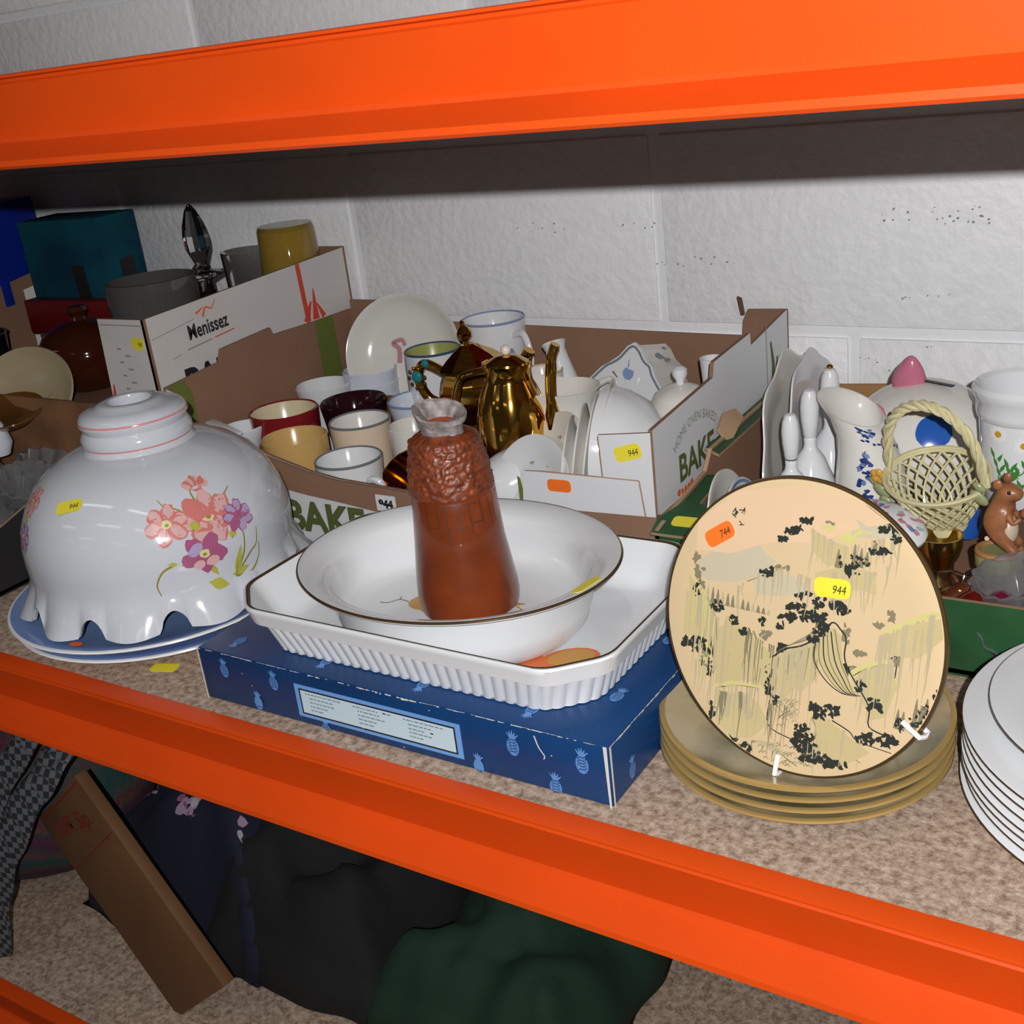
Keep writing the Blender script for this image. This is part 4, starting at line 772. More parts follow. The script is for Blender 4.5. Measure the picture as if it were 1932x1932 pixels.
tube('handle', curve2([(-0.034, -0.012, 0.070), (-0.054, -0.018, 0.083), (-0.066, -0.02, 0.068), (-0.060, -0.018, 0.042), (-0.040, -0.01, 0.028)], 6), 0.006, gold, tp, 10)
tube('spout', curve2([(0.04, 0.005, 0.03), (0.058, 0.008, 0.045), (0.064, 0.01, 0.066), (0.075, 0.012, 0.082)], 6), [0.011] * 6 + [0.009] * 6 + [0.007] * 7, gold, tp, 12)
turq = mat('turquoise_stone', (0.02, 0.20, 0.24), 0.1)
for (x, y, z, r) in ((-0.0645, -0.0245, 0.070, .0075), (-0.050, -0.022, 0.0845, .005)): blob('turquoise_stone', (x, y, z), (r, r * .55, r), turq, tp, 14)
for k in range(9): a = PI + 0.2 + k * 0.3; blob('gold_bead', (-0.0645 + .0115 * math.cos(a * 2.2), -0.025, 0.068 + .0125 * math.sin(a * 2.2)), (.0024, .002, .0024), gold, tp, 8)
# gold coffee pot
gp = T('coffee_pot', 'tall gold lustre coffee pot standing behind the terracotta vase', 'coffee pot', (-0.668, 0.985, 0.02)); gp.rotation_euler = (-0.04, 0.0, 0); gp.scale = (1, 1, 1.12)
lathe('pot_body', [(0, 0), (0.030, 0.0), (0.034, 0.004), (0.033, 0.012), (0.037, 0.04), (0.039, 0.07), (0.0375, 0.1), (0.032, 0.122), (0.026, 0.134), (0.0245, 0.143), (0.027, 0.15), (0.0265, 0.152), (0.0235, 0.147), (0.022, 0.135), (0, 0.13)], gold, gp, 24, smooth=30)
tube('handle', curve2([(-0.022, -0.006, 0.142), (-0.05, -0.014, 0.135), (-0.06, -0.016, 0.105), (-0.056, -0.014, 0.07), (-0.036, -0.009, 0.05)], 7), 0.005, gold, gp, 10)
tube('spout', curve2([(0.035, 0.004, 0.035), (0.05, 0.006, 0.06), (0.047, 0.006, 0.11), (0.05, 0.007, 0.152), (0.056, 0.008, 0.168)], 6), [0.011] * 6 + [0.008] * 6 + [0.006] * 6 + [0.0052] * 7, gold, gp, 12)
pl_ = lathe('pot_lid', [(0.0245, 0.146), (0.024, 0.151), (0.012, 0.157), (0, 0.159)], gold, gp, 20); blob('lid_knob', (0, 0, 0.1625), (0.0055, 0.0055, 0.005), mat('pale_knob_glint', (0.8, 0.72, 0.68), .2), pl_, 12)  # pale knob colour stands in for a white reflection on the gold
# tipped gold cup with flower handle
gc = T('cup', 'small gold lustre cup lying tipped over beside the vase', 'cup', (-0.768, 0.936, 0.055)); gc.rotation_euler = (0.55, -0.55, 0.2)
lathe('cup_body', [(0, -0.034), (0.022, -0.034), (0.025, -0.031), (0.031, -0.01), (0.034, 0.015), (0.035, 0.03), (0.0335, 0.03), (0.032, 0.015), (0.029, -0.01), (0.02, -0.029), (0, -0.03)], gold, gc, 16, smooth=30)
tube('handle', curve2([(-0.030, -0.012, 0.016), (-0.047, -0.02, 0.014), (-0.046, -0.02, -0.008), (-0.028, -0.011, -0.014)], 6), 0.0035, gold, gc, 8)
for k in range(6): blob('bead', (0.02 * math.cos(-1.9 + k * .35) * 1.7, 0.02 * math.sin(-1.9 + k * .35) * 1.7, -0.012 + 0.012 * (k % 2)), (.0045, .0045, .0045), gold, gc, 8)
wf = T('cup', 'white cup handle end with curled tip peeping out beside the gold cup', 'cup', (-0.795, 0.905, 0.066))
tube('handle', curve2([(-0.012, 0.0, -0.004), (-0.004, -0.006, 0.012), (0.008, -0.006, 0.012), (0.010, -0.002, 0.0)], 6), .0042, china, wf, 8); blob('curled_tip', (-0.014, -0.004, 0.0), (.007, .006, .006), china, wf, 12)
# back row
bm_ = cup('mug', 'large white mug with small blue birds and open handle, standing highest at the back', -0.793, 1.200 - 0.042, 0.192, 0.0395, 0.10, china, china, blue_l, taper=.86, t=.0025, handle=-0.35)
decal('blue_bird_print', [(ngon(a + x, z + y, .003, .005, 7, .4, .3), 0) for a, z in ((-0.0187, 0.058), (-0.0204, 0.03), (-.037, 0.045)) for x, y in ((0, 0), (.0034, .005), (-.002, -.005))], lambda u, v, z: Vector(((0.0392 - (0.1 - v) * .055 + 0.0005 + z) * math.cos(u / .034), (0.0392 - (0.1 - v) * .055 + 0.0005 + z) * math.sin(u / .034), v)), [mat('soft_blue_print', (0.22, 0.29, 0.42), .2)], bm_, fine=2)
sjg = T('vase', 'small plain white bud vase leaning beside the large birded mug', 'vase', (-0.665, 1.115, 0.088)); sjg.rotation_euler = (0.0, -0.22, 0)
lathe('vase_body', [(0, 0), (0.014, 0), (0.0175, 0.004), (0.0185, 0.02), (0.016, 0.045), (0.0125, 0.07), (0.0115, 0.082), (0.0142, 0.09), (0.0130, 0.091), (0.0105, 0.083), (0.01, 0.06), (0, 0.05)], china, sjg, 28)
cup('bowl', 'small straight white bowl with gilt line, right of the gold coffee pot', -0.688, 1.09, 0.152, 0.0245, 0.065, china_warm, china_warm, mat('pale_gilt', (0.5, 0.42, 0.25), .2), cat='bowl', taper=.97)
cr = T('creamer', 'white cream jug with wide pouring lip and pink flower sprigs', 'jug', (-0.622, 1.03, 0.070))
def cr_fn(t, r, z):
    k = max(0, (z - 0.03) / 0.05); lipk = max(0, math.cos(t - PI - 0.25)) ** 3
    return (r * math.cos(t) * (1 + 1.1 * lipk * k), r * math.sin(t) * (1 + 1.1 * lipk * k), z + 0.008 * k * lipk)
lathe('jug_body', [(0, 0.002), (0.02, 0), (0.024, 0.001), (0.025, 0.006), (0.033, 0.022), (0.036, 0.038), (0.032, 0.058), (0.031, 0.07), (0.036, 0.081), (0.0365, 0.083), (0.035, 0.0835), (0.029, 0.07), (0.03, 0.058), (0.033, 0.038), (0.022, 0.01), (0, 0.007)], china_warm, cr, 64, cr_fn, smooth=60)
tube('handle', curve2([(0.012, 0.032, 0.072), (0.022, 0.058, 0.075), (0.024, 0.062, 0.045), (0.013, 0.034, 0.025)], 6), .004, china_warm, cr, 8)
pks = mat('pink_sprig', (0.55, 0.27, 0.33), .2); grs = mat('green_sprig', (0.35, 0.36, 0.24), .2)
def sprigs(L, s=1.0):
    o_ = []
    for (u, v) in L:
        o_ += [(ngon(u + dx * s, v + dy * s, .0028 * s, .0022 * s, 7, 0, .3), m) for dx, dy, m in ((0, 0, 0), (.003, .002, 0), (-.002, .003, 0), (.004, -.003, 1), (-.004, -.002, 1))]
    return o_
def crmap(u, v, z): a = u / .036; return Vector(cr_fn(a, (0.0362 - abs(v - .038) * .16) + .0006 + z, v))
decal('pink_sprigs', sprigs([(-.095, .03), (-.07, .035), (-.05, .028), (-.03, .036)]), crmap, [pks, grs], cr)
# right front: tipped cups, saucers, plates on edge, bowl on edge
tc_ = T('cup', 'plain white cup lying on its side with its foot ring facing the vase', 'cup', (-0.640, 0.930, 0.078)); tc_.rotation_euler = frame((0, 0, 0), (0.35, -0.15, 0.9), (-0.4, -0.9, 0.0)).to_3x3().to_euler()
lathe('cup_body', [(0, -0.036), (0.016, -0.036), (0.0175, -0.039), (0.0195, -0.039), (0.0205, -0.034), (0.030, -0.022), (0.0345, 0.0), (0.0355, 0.03), (0.034, 0.03), (0.033, 0.0), (0.028, -0.021), (0, -0.032)], china, tc_, 48)
tc_.rotation_euler = (Vector((0.62, 0.72, 0.25))).to_track_quat('Z', 'Y').to_euler()
def disc_plate(name, label, loc, nrm, R, m, deep=0.008, group=None, spr=None, cat='saucer', wavy=None):
    p = T(name, label, cat, loc, 0, group); p.rotation_euler = Vector(nrm).to_track_quat('Z', 'Y').to_euler()
    fn = (lambda t, r, z: ((r * (1 + wavy[1] * (r / R) ** 3 * math.cos(wavy[0] * t))) * math.cos(t), (r * (1 + wavy[1] * (r / R) ** 3 * math.cos(wavy[0] * t))) * math.sin(t), z)) if wavy else None
    lathe('plate_body', [(0, 0.002), (R * .5, 0.0015), (R * .52, 0), (R * .57, 0), (R * .6, 0.002), (R * .9, deep), (R, deep + .002), (R * .995, deep + .0036), (R * .88, deep + .003), (R * .6, 0.0055), (R * .5, .0045), (0, 0.004)], m, p, 72, fn)
    if spr: decal('pink_sprigs', spr, lambda u, v, z: Vector((u, v, 0.0047 + max(0, math.hypot(u, v) - R * .6) / (R * .3) * (deep - .002) + z)), [pks, grs], p)
    return p
fl_ = [(.035 * math.cos(a), .035 * math.sin(a)) for a in [k * 1.05 for k in range(6)]]
disc_plate('saucer', 'white saucer with pink flower sprigs standing behind the crate front panel', (-0.592, 0.905, 0.086), (-0.28, -0.85, 0.45), 0.055, china, spr=sprigs(fl_, 1.3))
disc_plate('saucer', 'second sprigged saucer leaning behind the tipped white cup', (-0.60, 0.968, 0.092), (-0.45, -0.75, 0.5), 0.052, china_warm, spr=sprigs([(x * .95, y * .95) for x, y in fl_], 1.3))
for i, (x, lab) in enumerate([(-0.572, 'leftmost of the white tea plates standing on edge by the white bowl'), (-0.560, 'second white tea plate standing on edge beside the white bowl'), (-0.548, 'third white tea plate on edge, next to the tilted white bowl'), (-0.535, 'white tea plate on edge touching the rim of the tilted bowl')]):
    disc_plate('tea_plate', lab, (x + 0.006, 0.944 + 0.004 * i, 0.094 + 0.009 * i), (-0.9, -0.36 + .01 * i, 0.12 + .02 * i), 0.056 + 0.003 * i, china_warm, 0.007, cat='plate')
wb = T('bowl', 'deep white bowl tipped on edge with its foot ring toward the right', 'bowl', (-0.520, 0.950, 0.118)); wb.rotation_euler = Vector((-0.93, -0.22, 0.06)).to_track_quat('Z', 'Y').to_euler()
lathe('bowl_body', [(0, -0.040), (0.026, -0.040), (0.028, -0.0465), (0.032, -0.0465), (0.034, -0.038), (0.050, -0.026), (0.060, -0.006), (0.064, 0.015), (0.0625, 0.015), (0.058, -0.006), (0.048, -0.024), (0.030, -0.034), (0, -0.036)], china, wb, 72)
# wedge cheese dish standing on end
cdish = T('cheese_dish', 'wedge-shaped white cheese dish cover with blue border and blue flower sprig', 'cheese dish', (-0.590, 1.115, 0.148))
Wp = [(-0.066, -0.03), (-0.038, -0.001), (-0.027, 0.006), (-0.016, 0.014), (-0.006, 0.026), (0.002, 0.031), (0.010, 0.026), (0.019, 0.014), (0.028, 0.008), (0.034, -0.004), (0.054, -0.028), (0.03, -0.036), (-0.01, -0.028), (-0.04, -0.042)]
Wd = [(x * .97, y) for x, y in Wp]
fr_ = frame((0, 0, 0), (0.95, -0.12, -0.06), (0.02, 0.22, 0.97))
body = slab('dish_cover', [(x * .92, y * .92 - .001) for x, y in Wp], 0.062, fr_ @ Matrix.Translation((0, 0, -0.004)), china_warm, cdish)
slab('dish_rim', Wp, 0.005, fr_, china, cdish)
sb = mat('slate_blue_border', (0.17, 0.21, 0.26), .2)
decal('blue_border', [(stroke(curve2([(x * .88, y * .86) for x, y in Wp[:11]], 4), .0028), 0), (ngon(-.002, -.004, .0085, .006, 10, 0, .2), 1), (stroke([(-.002, .003), (-.002, .012)], .002, .001), 1), (stroke([(-.022, -.004), (-.015, -.01)], .0028, .0018), 2)], planar(fr_), [sb, mat('flower_blue', (0.22, 0.32, 0.55), .2), mat('flower_red_brown', (0.36, .16, .14), .2)], cdish)
Mt = fr_ @ frame((0.024, 0.012, -0.03), (0, 0, -1), (-0.62, 0.78, 0))
decal('blue_sprig', [(ngon(-.012, .004, .009, .005, 8, .4, .3), 0), (ngon(-.002, .012, .006, .004, 8, 0, .3), 0), (ngon(.008, -.008, .004, .0025, 7, 0, .3), 1)], lambda u, v, z: fr_ @ Vector((0.0215 + v * .6, 0.0175 - v * .55, -0.03 - u + 0)) + Vector((.002, -.001, .004 + z)), [sb, grey_l], cdish)
tlid = T('teapot', 'plain white teapot with knobbed lid against the right crate wall', 'teapot', (-0.492, 1.035, 0.075))
lathe('pot_body', [(0, 0), (0.026, 0), (0.028, 0.003), (0.038, 0.02), (0.041, 0.04), (0.037, 0.06), (0.028, 0.074), (0, 0.075)], china_warm, tlid, 40)
l2 = lathe('pot_lid', [(0.0285, 0.074), (0.027, 0.0775), (0.016, 0.0845), (0.006, 0.087), (0.0, 0.0875)], china_warm, tlid, 36); lathe('lid_knob', [(0.004, 0.086), (0.0045, 0.091), (0.008, 0.097), (0.0075, 0.102), (0.004, 0.105), (0, 0.1055)], china, l2, 16)
tube('spout', curve2([(-0.036, -0.005, 0.03), (-0.05, -0.007, 0.045), (-0.054, -0.008, 0.066)], 6), [.009] * 7 + [.0065] * 6, china_warm, tlid, 10)
for (x, y, z, h, lab) in ((-0.482, 1.094, 0.115, .058, 'short white vase neck standing behind the white teapot'), (-0.470, 1.145, 0.12, .046, 'small white posy vase at the back right crate corner')):
    v_ = T('vase', lab, 'vase', (x, y, z - 0.06)); lathe('vase_body', [(0, 0), (0.016, 0), (0.018, 0.004), (0.018, 0.05), (0.0125, 0.066), (0.011, 0.062 + h * .45), (0.0135, 0.06 + h), (0.0115, 0.06 + h), (0.009, 0.06 + h * .5), (0, 0.07)], china, v_, 26)
# ------------------------------------------------------------------ green crate at the right
gcr = T('green_crate', 'dark green cardboard crate with brown inside, full of ornaments and glass', 'crate', (-0.15, 1.02, 0))
GO = gcr.location
def gslab(name, pts, o, x, y, mats, th=0.004): return slab(name, pts, th, frame(Vector(o) - GO, x, y), mats, gcr)
GI = [card_green, card, card_light]
gx0, gx1, gy0, gy1 = -0.432, 0.13, 0.84, 1.205
gslab('base_panel', [(0, 0), (gx1 - gx0, 0), (gx1 - gx0, gy1 - gy0), (0, gy1 - gy0)], (gx0, gy0, 0.006), (1, 0, 0), (0, 1, 0), [card] * 3)
gslab('front_panel', [(0, 0), (gx1 - gx0, 0), (gx1 - gx0, 0.066), (0.2, 0.0655), (0.07, 0.064), (0.05, 0.080), (0.035, 0.086), (0, 0.088)], (gx0, gy0, 0), (1, 0, 0), (0, 0, 1), GI)
gslab('back_panel', [(0, 0), (gx1 - gx0, 0), (gx1 - gx0, 0.10), (0.13, 0.116), (0.1, 0.119), (0.05, 0.116), (0.0, 0.116)], (gx0, gy1, 0), (1, 0, 0), (0, 0, 1), [mat('ochre_card', (0.36, 0.19, 0.075), .8, var=.12, vscale=9)] * 3)
gslab('side_panel', [(0, 0), (gy1 - gy0, 0), (gy1 - gy0, 0.125), (0.27, 0.128), (0.12, 0.125), (0.105, 0.108), (0.03, 0.098), (0, 0.092)], (gx0 + 0.004, gy0, 0), (0, 1, 0), (0, 0, 1), [card, card_green, card_light])
gslab('side_panel', [(0, 0), (gy1 - gy0, 0), (gy1 - gy0, 0.11), (0, 0.07)], (gx1, gy0, 0), (0, 1, 0), (0, 0, 1), GI)
# turned-over green flap strips along the left wall, and the corner flap that carries a sticker
gslab('top_flap', [(0.0, 0), (0.10, 0), (0.093, 0.015), (0.0, 0.017)], (gx0 + 0.018, gy0 + 0.012, 0.092), (0, 1, 0.12), (-1, 0, 0.1), GI, .003)
gslab('top_flap', [(0, 0), (0.235, 0), (0.235, 0.018), (0.01, 0.018)], (gx0 + 0.013, gy0 + 0.115, 0.122), (0, 1, 0.02), (-1, 0, 0.1), GI, .003)
gslab('torn_flap', [(0, 0), (0.042, 0.003), (0.045, 0.014), (0.03, 0.022), (0.006, 0.018)], (gx0 + 0.010, gy0 + 0.150, 0.120), (0, 1, 0.3), (-0.75, 0, 0.7), [card_light] * 3, .003)
gslab('corner_flap', [(0, 0), (0.052, 0.0), (0.043, 0.045), (0.012, 0.05), (-0.002, 0.02)], (gx0 - 0.003, gy0 - 0.003, 0.0905), (1, 0, 0), (0, 1, 0.25), GI, .003)
sticker(frame(Vector((gx0 + 0.024, gy0 + 0.016, 0.0955)) - GO, (1, 0.05, -0.0), (0, 1, 0.25)), gcr, None, 0.028, 0.014, '')
OB = lambda n, lab, c, loc, **k: T(n, lab, c, loc, **k)
# scalloped dish and plates leaning along the left wall
disc_plate('platter', 'large scalloped white platter standing on edge along the green crate wall', (-0.398, 1.070, 0.087), (0.98, 0.04, 0.10), 0.100, china_warm, 0.010, wavy=(8, 0.045), cat='platter')
disc_plate('plate', 'greyish white plate standing on edge behind the scalloped platter', (-0.379, 1.085, 0.090), (0.975, 0.06, 0.12), 0.094, china, 0.008, cat='plate', wavy=(9, 0.03))
disc_plate('plate', 'white plate on edge at the near left corner of the green crate', (-0.404, 0.920, 0.055), (0.97, 0.1, 0.2), 0.062, china_warm, 0.008, cat='plate')
p_ = disc_plate('plate', 'blue-bordered white plate on edge beside the near crate corner', (-0.388, 0.922, 0.052), (0.96, 0.1, 0.24), 0.058, china, 0.008, cat='plate')
lathe('blue_band', [(0.056, 0.0122), (0.048, 0.0095)], mat('band_blue', (0.13, 0.24, 0.45), .2), p_, 64)
BELL = [(0, 0.004), (0.02, 0.004), (0.028, 0.001), (0.0295, 0.0), (0.0305, 0.001), (0.027, 0.008), (0.021, 0.022), (0.0165, 0.034), (0.012, 0.041), (0.008, 0.046), (0.0068, 0.052), (0.0072, 0.058), (0.0062, 0.0595), (0.0075, 0.0615), (0.0098, 0.08), (0.0105, 0.094), (0.0092, 0.106), (0.006, 0.114), (0, 0.117)]
def bell(lab, x, y, z, s, tip=None, band=None, tilt=(0, 0, 0)):
    b_ = OB('hand_bell', lab, 'bell', (x, y, z)); b_.rotation_euler = tilt
    lathe('bell_body', [(r * s, q * s) for r, q in BELL], china, b_, 40)
    if tip: blob('gilt_tip', (0, 0, .117 * s), (.004 * s, .004 * s, .003 * s), tip, b_, 10)
    if band: lathe('dark_band', [(.0066 * s, .0585 * s), (.0072 * s, .0595 * s), (.0076 * s, .0612 * s)], band, b_, 32)
    return b_
bell('white china hand bell with dark ring under the handle, nearest the upright plate', -0.348, 0.950, 0.0805, 0.76, None, grey_l)
bell('white china hand bell behind the dark-ringed bell', -0.348, 1.001, 0.0805, 0.82)
bell('tall white hand bell with a gilt tip, standing furthest back', -0.346, 1.054, 0.0805, 0.86, gold)
o = box('carton', (-.3695, .93, .0065), (-.323, 1.085, .080), card_dark); tag(o, 'narrow dark carton inside the green crate, under the three white bells', 'carton')
# white jug with blue flower
dblue = mat('delft_blue', (0.02, 0.04, 0.17), .2); dblue2 = mat('delft_pale_blue', (0.13, 0.19, 0.38), .2)
jg = OB('jug', 'white jug with slanted mouth and dark blue flower painting, beside the bells', 'jug', (-0.289, 0.990, 0.060))
def jf(t, r, z):
    s = max(0, (z - 0.05) / 0.06); return (r * math.cos(t) - 0.016 * s * s, r * math.sin(t), z + 0.42 * r * math.cos(t - 2.9) * s - 0.008 * s)
JP = [(0, 0.002), (0.024, 0.0), (0.029, 0.002), (0.031, 0.012), (0.0305, 0.04), (0.028, 0.062), (0.0255, 0.08), (0.0265, 0.1), (0.029, 0.113), (0.0275, 0.113), (0.0245, 0.1), (0.0235, 0.08), (0.026, 0.06), (0.028, 0.04), (0.028, 0.012), (0, 0.006)]
lathe('jug_body', JP, china_warm, jg, 56, jf, smooth=60)
def jm(u, v, z):
    r = 0.0305
    for a, b in zip(JP[3:8], JP[4:9]):
        if a[1] <= v <= b[1]: r = a[0] + (b[0] - a[0]) * (v - a[1]) / (b[1] - a[1])
    return Vector(jf(u / .03, r + .0006 + z, v))
rj = random.Random(5); D = []
for k in range(34): y_ = rj.uniform(-1, 1); x_ = rj.uniform(-1, 1) * (1 - abs(y_)); D.append((ngon(-.0405 + x_ * .0125, 0.050 + y_ * .027, .0025, .0026, 7, rj.random(), .5, rj), 0 if rj.random() < .7 else 1))
D.append((stroke([(-.0405, 0.02), (-.0395, 0.08)], .002, .001), 0))
for k in range(10): D.append((ngon(-.0375 + k * .005, 0.093 - k * .0018 + .002 * (k % 2), .0021, .0018, 6, 0, .3, rj), 0))
for k in range(16): D.append((ngon(-.027 + rj.uniform(-.009, .009), 0.104 + rj.uniform(-.008, .007), .0024, .002, 6, 0, .4, rj), rj.randint(0, 1)))
for k in range(9): D.append((ngon(-.0105 + rj.uniform(-.0036, .0036), 0.03 + rj.uniform(-.02, .02), .0021, .003, 6, 0, .4, rj), 1))
decal('blue_flower_painting', D, jm, [dblue, dblue2], jg)
bl = OB('lid', 'small domed dark blue lid peeping over the upright plate rim', 'lid', (-0.322, 0.925, 0.086)); lathe('lid_body', [(0.014, 0), (0.0135, 0.005), (0.009, 0.010), (0, 0.012)], mat('petrol_blue', (0.005, 0.08, 0.17), .15), bl, 30)
# piggy bank
pig = OB('piggy_bank', 'white piggy bank with pink ears and big blue spots, behind the lattice basket', 'piggy bank', (-0.266, 1.085, 0.018)); pig.scale = (1.07, 1.07, 1.02); pig.rotation_euler = (0, 0, 0)
blob('body', (0, 0, 0.078), (0.069, 0.062, 0.064), china_warm, pig, 40)
pe = mat('pig_ear_pink', (0.52, 0.16, 0.24), .2)
def earf(p): return Vector((p.x * (1 - .45 * p.z / .022), p.y + .25 * p.x * p.x / .014, p.z))
blob('ear', (-0.012, -0.008, 0.1475), (.014, .005, .020), pe, pig, 16, Matrix.Rotation(0.12, 3, 'Y').to_quaternion(), earf)
blob('ear', (-0.034, -0.056, 0.112), (.011, .005, .026), pe, pig, 16, (Matrix.Rotation(0.35, 3, 'Y') @ Matrix.Rotation(PI, 3, 'X')).to_quaternion(), earf)
spot = mat('cobalt_spot', (0.02, 0.10, 0.42), .15)
def pgm(a0, e0):
    def f(u, v, z):
        a, e = a0 + u, e0 + v; k = 1.006 + z * 12; return Vector((.069 * k * math.cos(e) * math.cos(a), .062 * k * math.cos(e) * math.sin(a), .078 + .064 * k * math.sin(e)))
    return f
decal('blue_spot', [(ngon(0, 0, .26, .235, 40, .5, .015), 0)], pgm(-1.22, .56), [spot], pig, fine=5)
blob('eye', (0.004, -0.0615, 0.06), (.0025, .0015, .0045), ink, pig, 10)
slab('coin_slot', [(-.014, -.003), (.014, -.003), (.014, .003), (-.014, .003)], .001, frame((0.012, -0.006, 0.1425), (.96, -.2, -.08), (.2, .96, -.1)), ink, pig)
for (x, y) in ((-0.055, -0.036), (-0.025, -0.05), (0.046, -0.04), (0.03, 0.035), (-0.03, 0.035)): lathe('foot', [(0, -.018), (.011, -.018), (.0125, -.012), (.012, .014), (.0, .016)], spot, pig, 18).location = (x, y, 0.03)
# lattice basket
bk = OB('basket', 'cream ceramic lattice basket with braided hoop handle and yellow flower', 'basket', (-0.218, 0.968, 0.070))
bk.rotation_euler = (0.33, 0.0, -0.25); bk.scale = (.9, .9, .95)
lm = mat('cream_lattice', (0.62, 0.57, 0.33), .2)
def bs(k, t): return 0.019 + 0.0215 * k ** .75 + .0 * t, 0.010 + 0.046 * k
parts = []
for d in (1, -1):
    for i in range(20):
        pts = []
        for j in range(9):
            k = j / 8; r, z = bs(k, 0); t = 2 * PI * i / 20 + d * k * 0.95; pts.append((r * 1.15 * math.cos(t), r * math.sin(t), z))
        parts.append(tube('s', pts, 0.00135, lm, None, 5))
merge('lattice', parts, bk, 'stuff')
lathe('basket_foot', [(0, 0.002), (0.018, 0.0), (0.021, 0.002), (0.0205, 0.008), (0.019, 0.012), (0.017, 0.011), (0, 0.009)], lm, bk, 32)
for k in (1.0, 1.03): r, z = bs(1, 0); ring('rim_cord', r * k + .0006, z + .002 * (k - 1) * 40, 0.0020, lm, bk, 60, 6, lambda t, r, z: (1.15 * r * math.cos(t), r * math.sin(t), z))
for ph in (0, 2.09, 4.19):
    pts = []
    for j in range(61):
        k = j / 60; a = PI * k; c_ = ph + k * 30; x, z = 0.0465 * math.cos(a) * (1 + .06 * math.sin(a)), 0.056 + 0.078 * math.sin(a) ** .85
        pts.append((x + .0028 * math.cos(c_) * math.cos(a), .0028 * math.sin(c_), z + .0028 * math.cos(c_) * math.sin(a)))
    tube('handle_strand', pts, 0.0026, lm, bk, 6)
for k in range(5): blob('petal', (-0.0525 + .0045 * math.cos(k * 1.26), -0.014, 0.056 + .0045 * math.sin(k * 1.26)), (.0045, .0025, .0045), mat('petal_yellow', (0.66, 0.36, 0.06), .2), bk, 10)
sage = mat('sage_leaf', (0.30, 0.33, 0.16), .25)
for (x, y, z, r) in ((-0.049, -0.018, 0.043, .010), (-0.044, -0.02, 0.032, .009), (-0.059, -0.012, 0.047, .007), (0.046, -0.012, 0.052, .010), (0.048, -0.012, 0.064, .007)): blob('leaf', (x, y, z), (r, .003, r * .6), sage, bk, 12, Matrix.Rotation(.7, 3, 'Y').to_quaternion())
# daisy pot
pot = OB('plant_pot', 'white pot with thick rim, painted daisies and green ferns, at the far right', 'pot', (-0.166, 1.02, 0.075))
lathe('pot_body', [(0, 0.002), (0.028, 0), (0.031, 0.003), (0.036, 0.05), (0.038, 0.082), (0.0395, 0.0835), (0.041, 0.089), (0.041, 0.099), (0.0435, 0.102), (0.0445, 0.108), (0.042, 0.112), (0.0385, 0.109), (0.037, 0.098), (0.034, 0.05), (0, 0.008)], china, pot, 56)
D = []
def pm(u, v, z): a = u / .035; return Vector(((0.0312 + v * .083 + .0006 + z) * math.cos(a), (0.0312 + v * .083 + .0006 + z) * math.sin(a), v))
for (u, v) in ((-.070, .075), (-.050, .067), (-.0315, .075), (-.042, .035)):
    for k in range(9): t = k * .7; D.append((ngon(u + .0046 * math.cos(t), v + .0046 * math.sin(t), .0031, .002, 7, t), 0))
    D.append((ngon(u, v, .003, .003, 9), 1))
for (u, v, du, dv) in ((-.0735, .052, .007, -.02), (-.061, .045, .004, -.014), (-.0525, .04, .0125, .012), (-.0665, .028, .014, .01), (-.056, .022, .014, .012)):
    for k in range(5): D += [(q[0], 2) for q in leaf(u + du * k / 5, v + dv * k / 5, u + du * k / 5 + (.006 if k % 2 else -.004), v + dv * k / 5 + .010, .0016, 4)]
    D.append((stroke([(u, v), (u + du, v + dv)], .0012, .0006), 2))
decal('daisy_painting', D, pm, [white_edge, mat('daisy_yellow', (0.55, 0.30, 0.02), .2), mat('fern_green', (0.05, 0.22, 0.04), .25)], pot)
dv_ = OB('vase', 'blue and white narrow-necked vase behind the daisy pot, at the right picture edge', 'vase', (-0.160, 1.145, 0.008))
dvp = [(0, 0), (0.025, 0), (0.028, 0.01), (0.04, 0.06), (0.042, 0.1), (0.036, 0.135), (0.024, 0.16), (0.013, 0.178), (0.011, 0.19), (0.0125, 0.2), (0.016, 0.215), (0.014, 0.222), (0, 0.222)]
lathe('vase_body', dvp, china_blue, dv_, 40)
rv = random.Random(8); D = []
for k in range(46):
    v = rv.uniform(.11, .172); u = rv.uniform(-.087, -.012); D.append((ngon(u, v, .0036, .004, 7, rv.random(), .5, rv), rv.randint(0, 1)))
def dvm(u, v, z):
    u = u / .03; r = .03
    for a, b in zip(dvp[3:], dvp[4:]):
        if a[1] <= v <= b[1]: r = a[0] + (b[0] - a[0]) * (v - a[1]) / (b[1] - a[1]); break
    return Vector(((r + .0006 + z) * math.cos(u), (r + .0006 + z) * math.sin(u), v))
decal('blue_painting', D, dvm, [dblue, dblue2], dv_)
lathe('grey_neck_band', [(.0133, .178), (.0115, .19), (.013, .2), (.0163, .214)], mat('pewter', (0.10, 0.10, 0.11), .3, .6), dv_, 32)
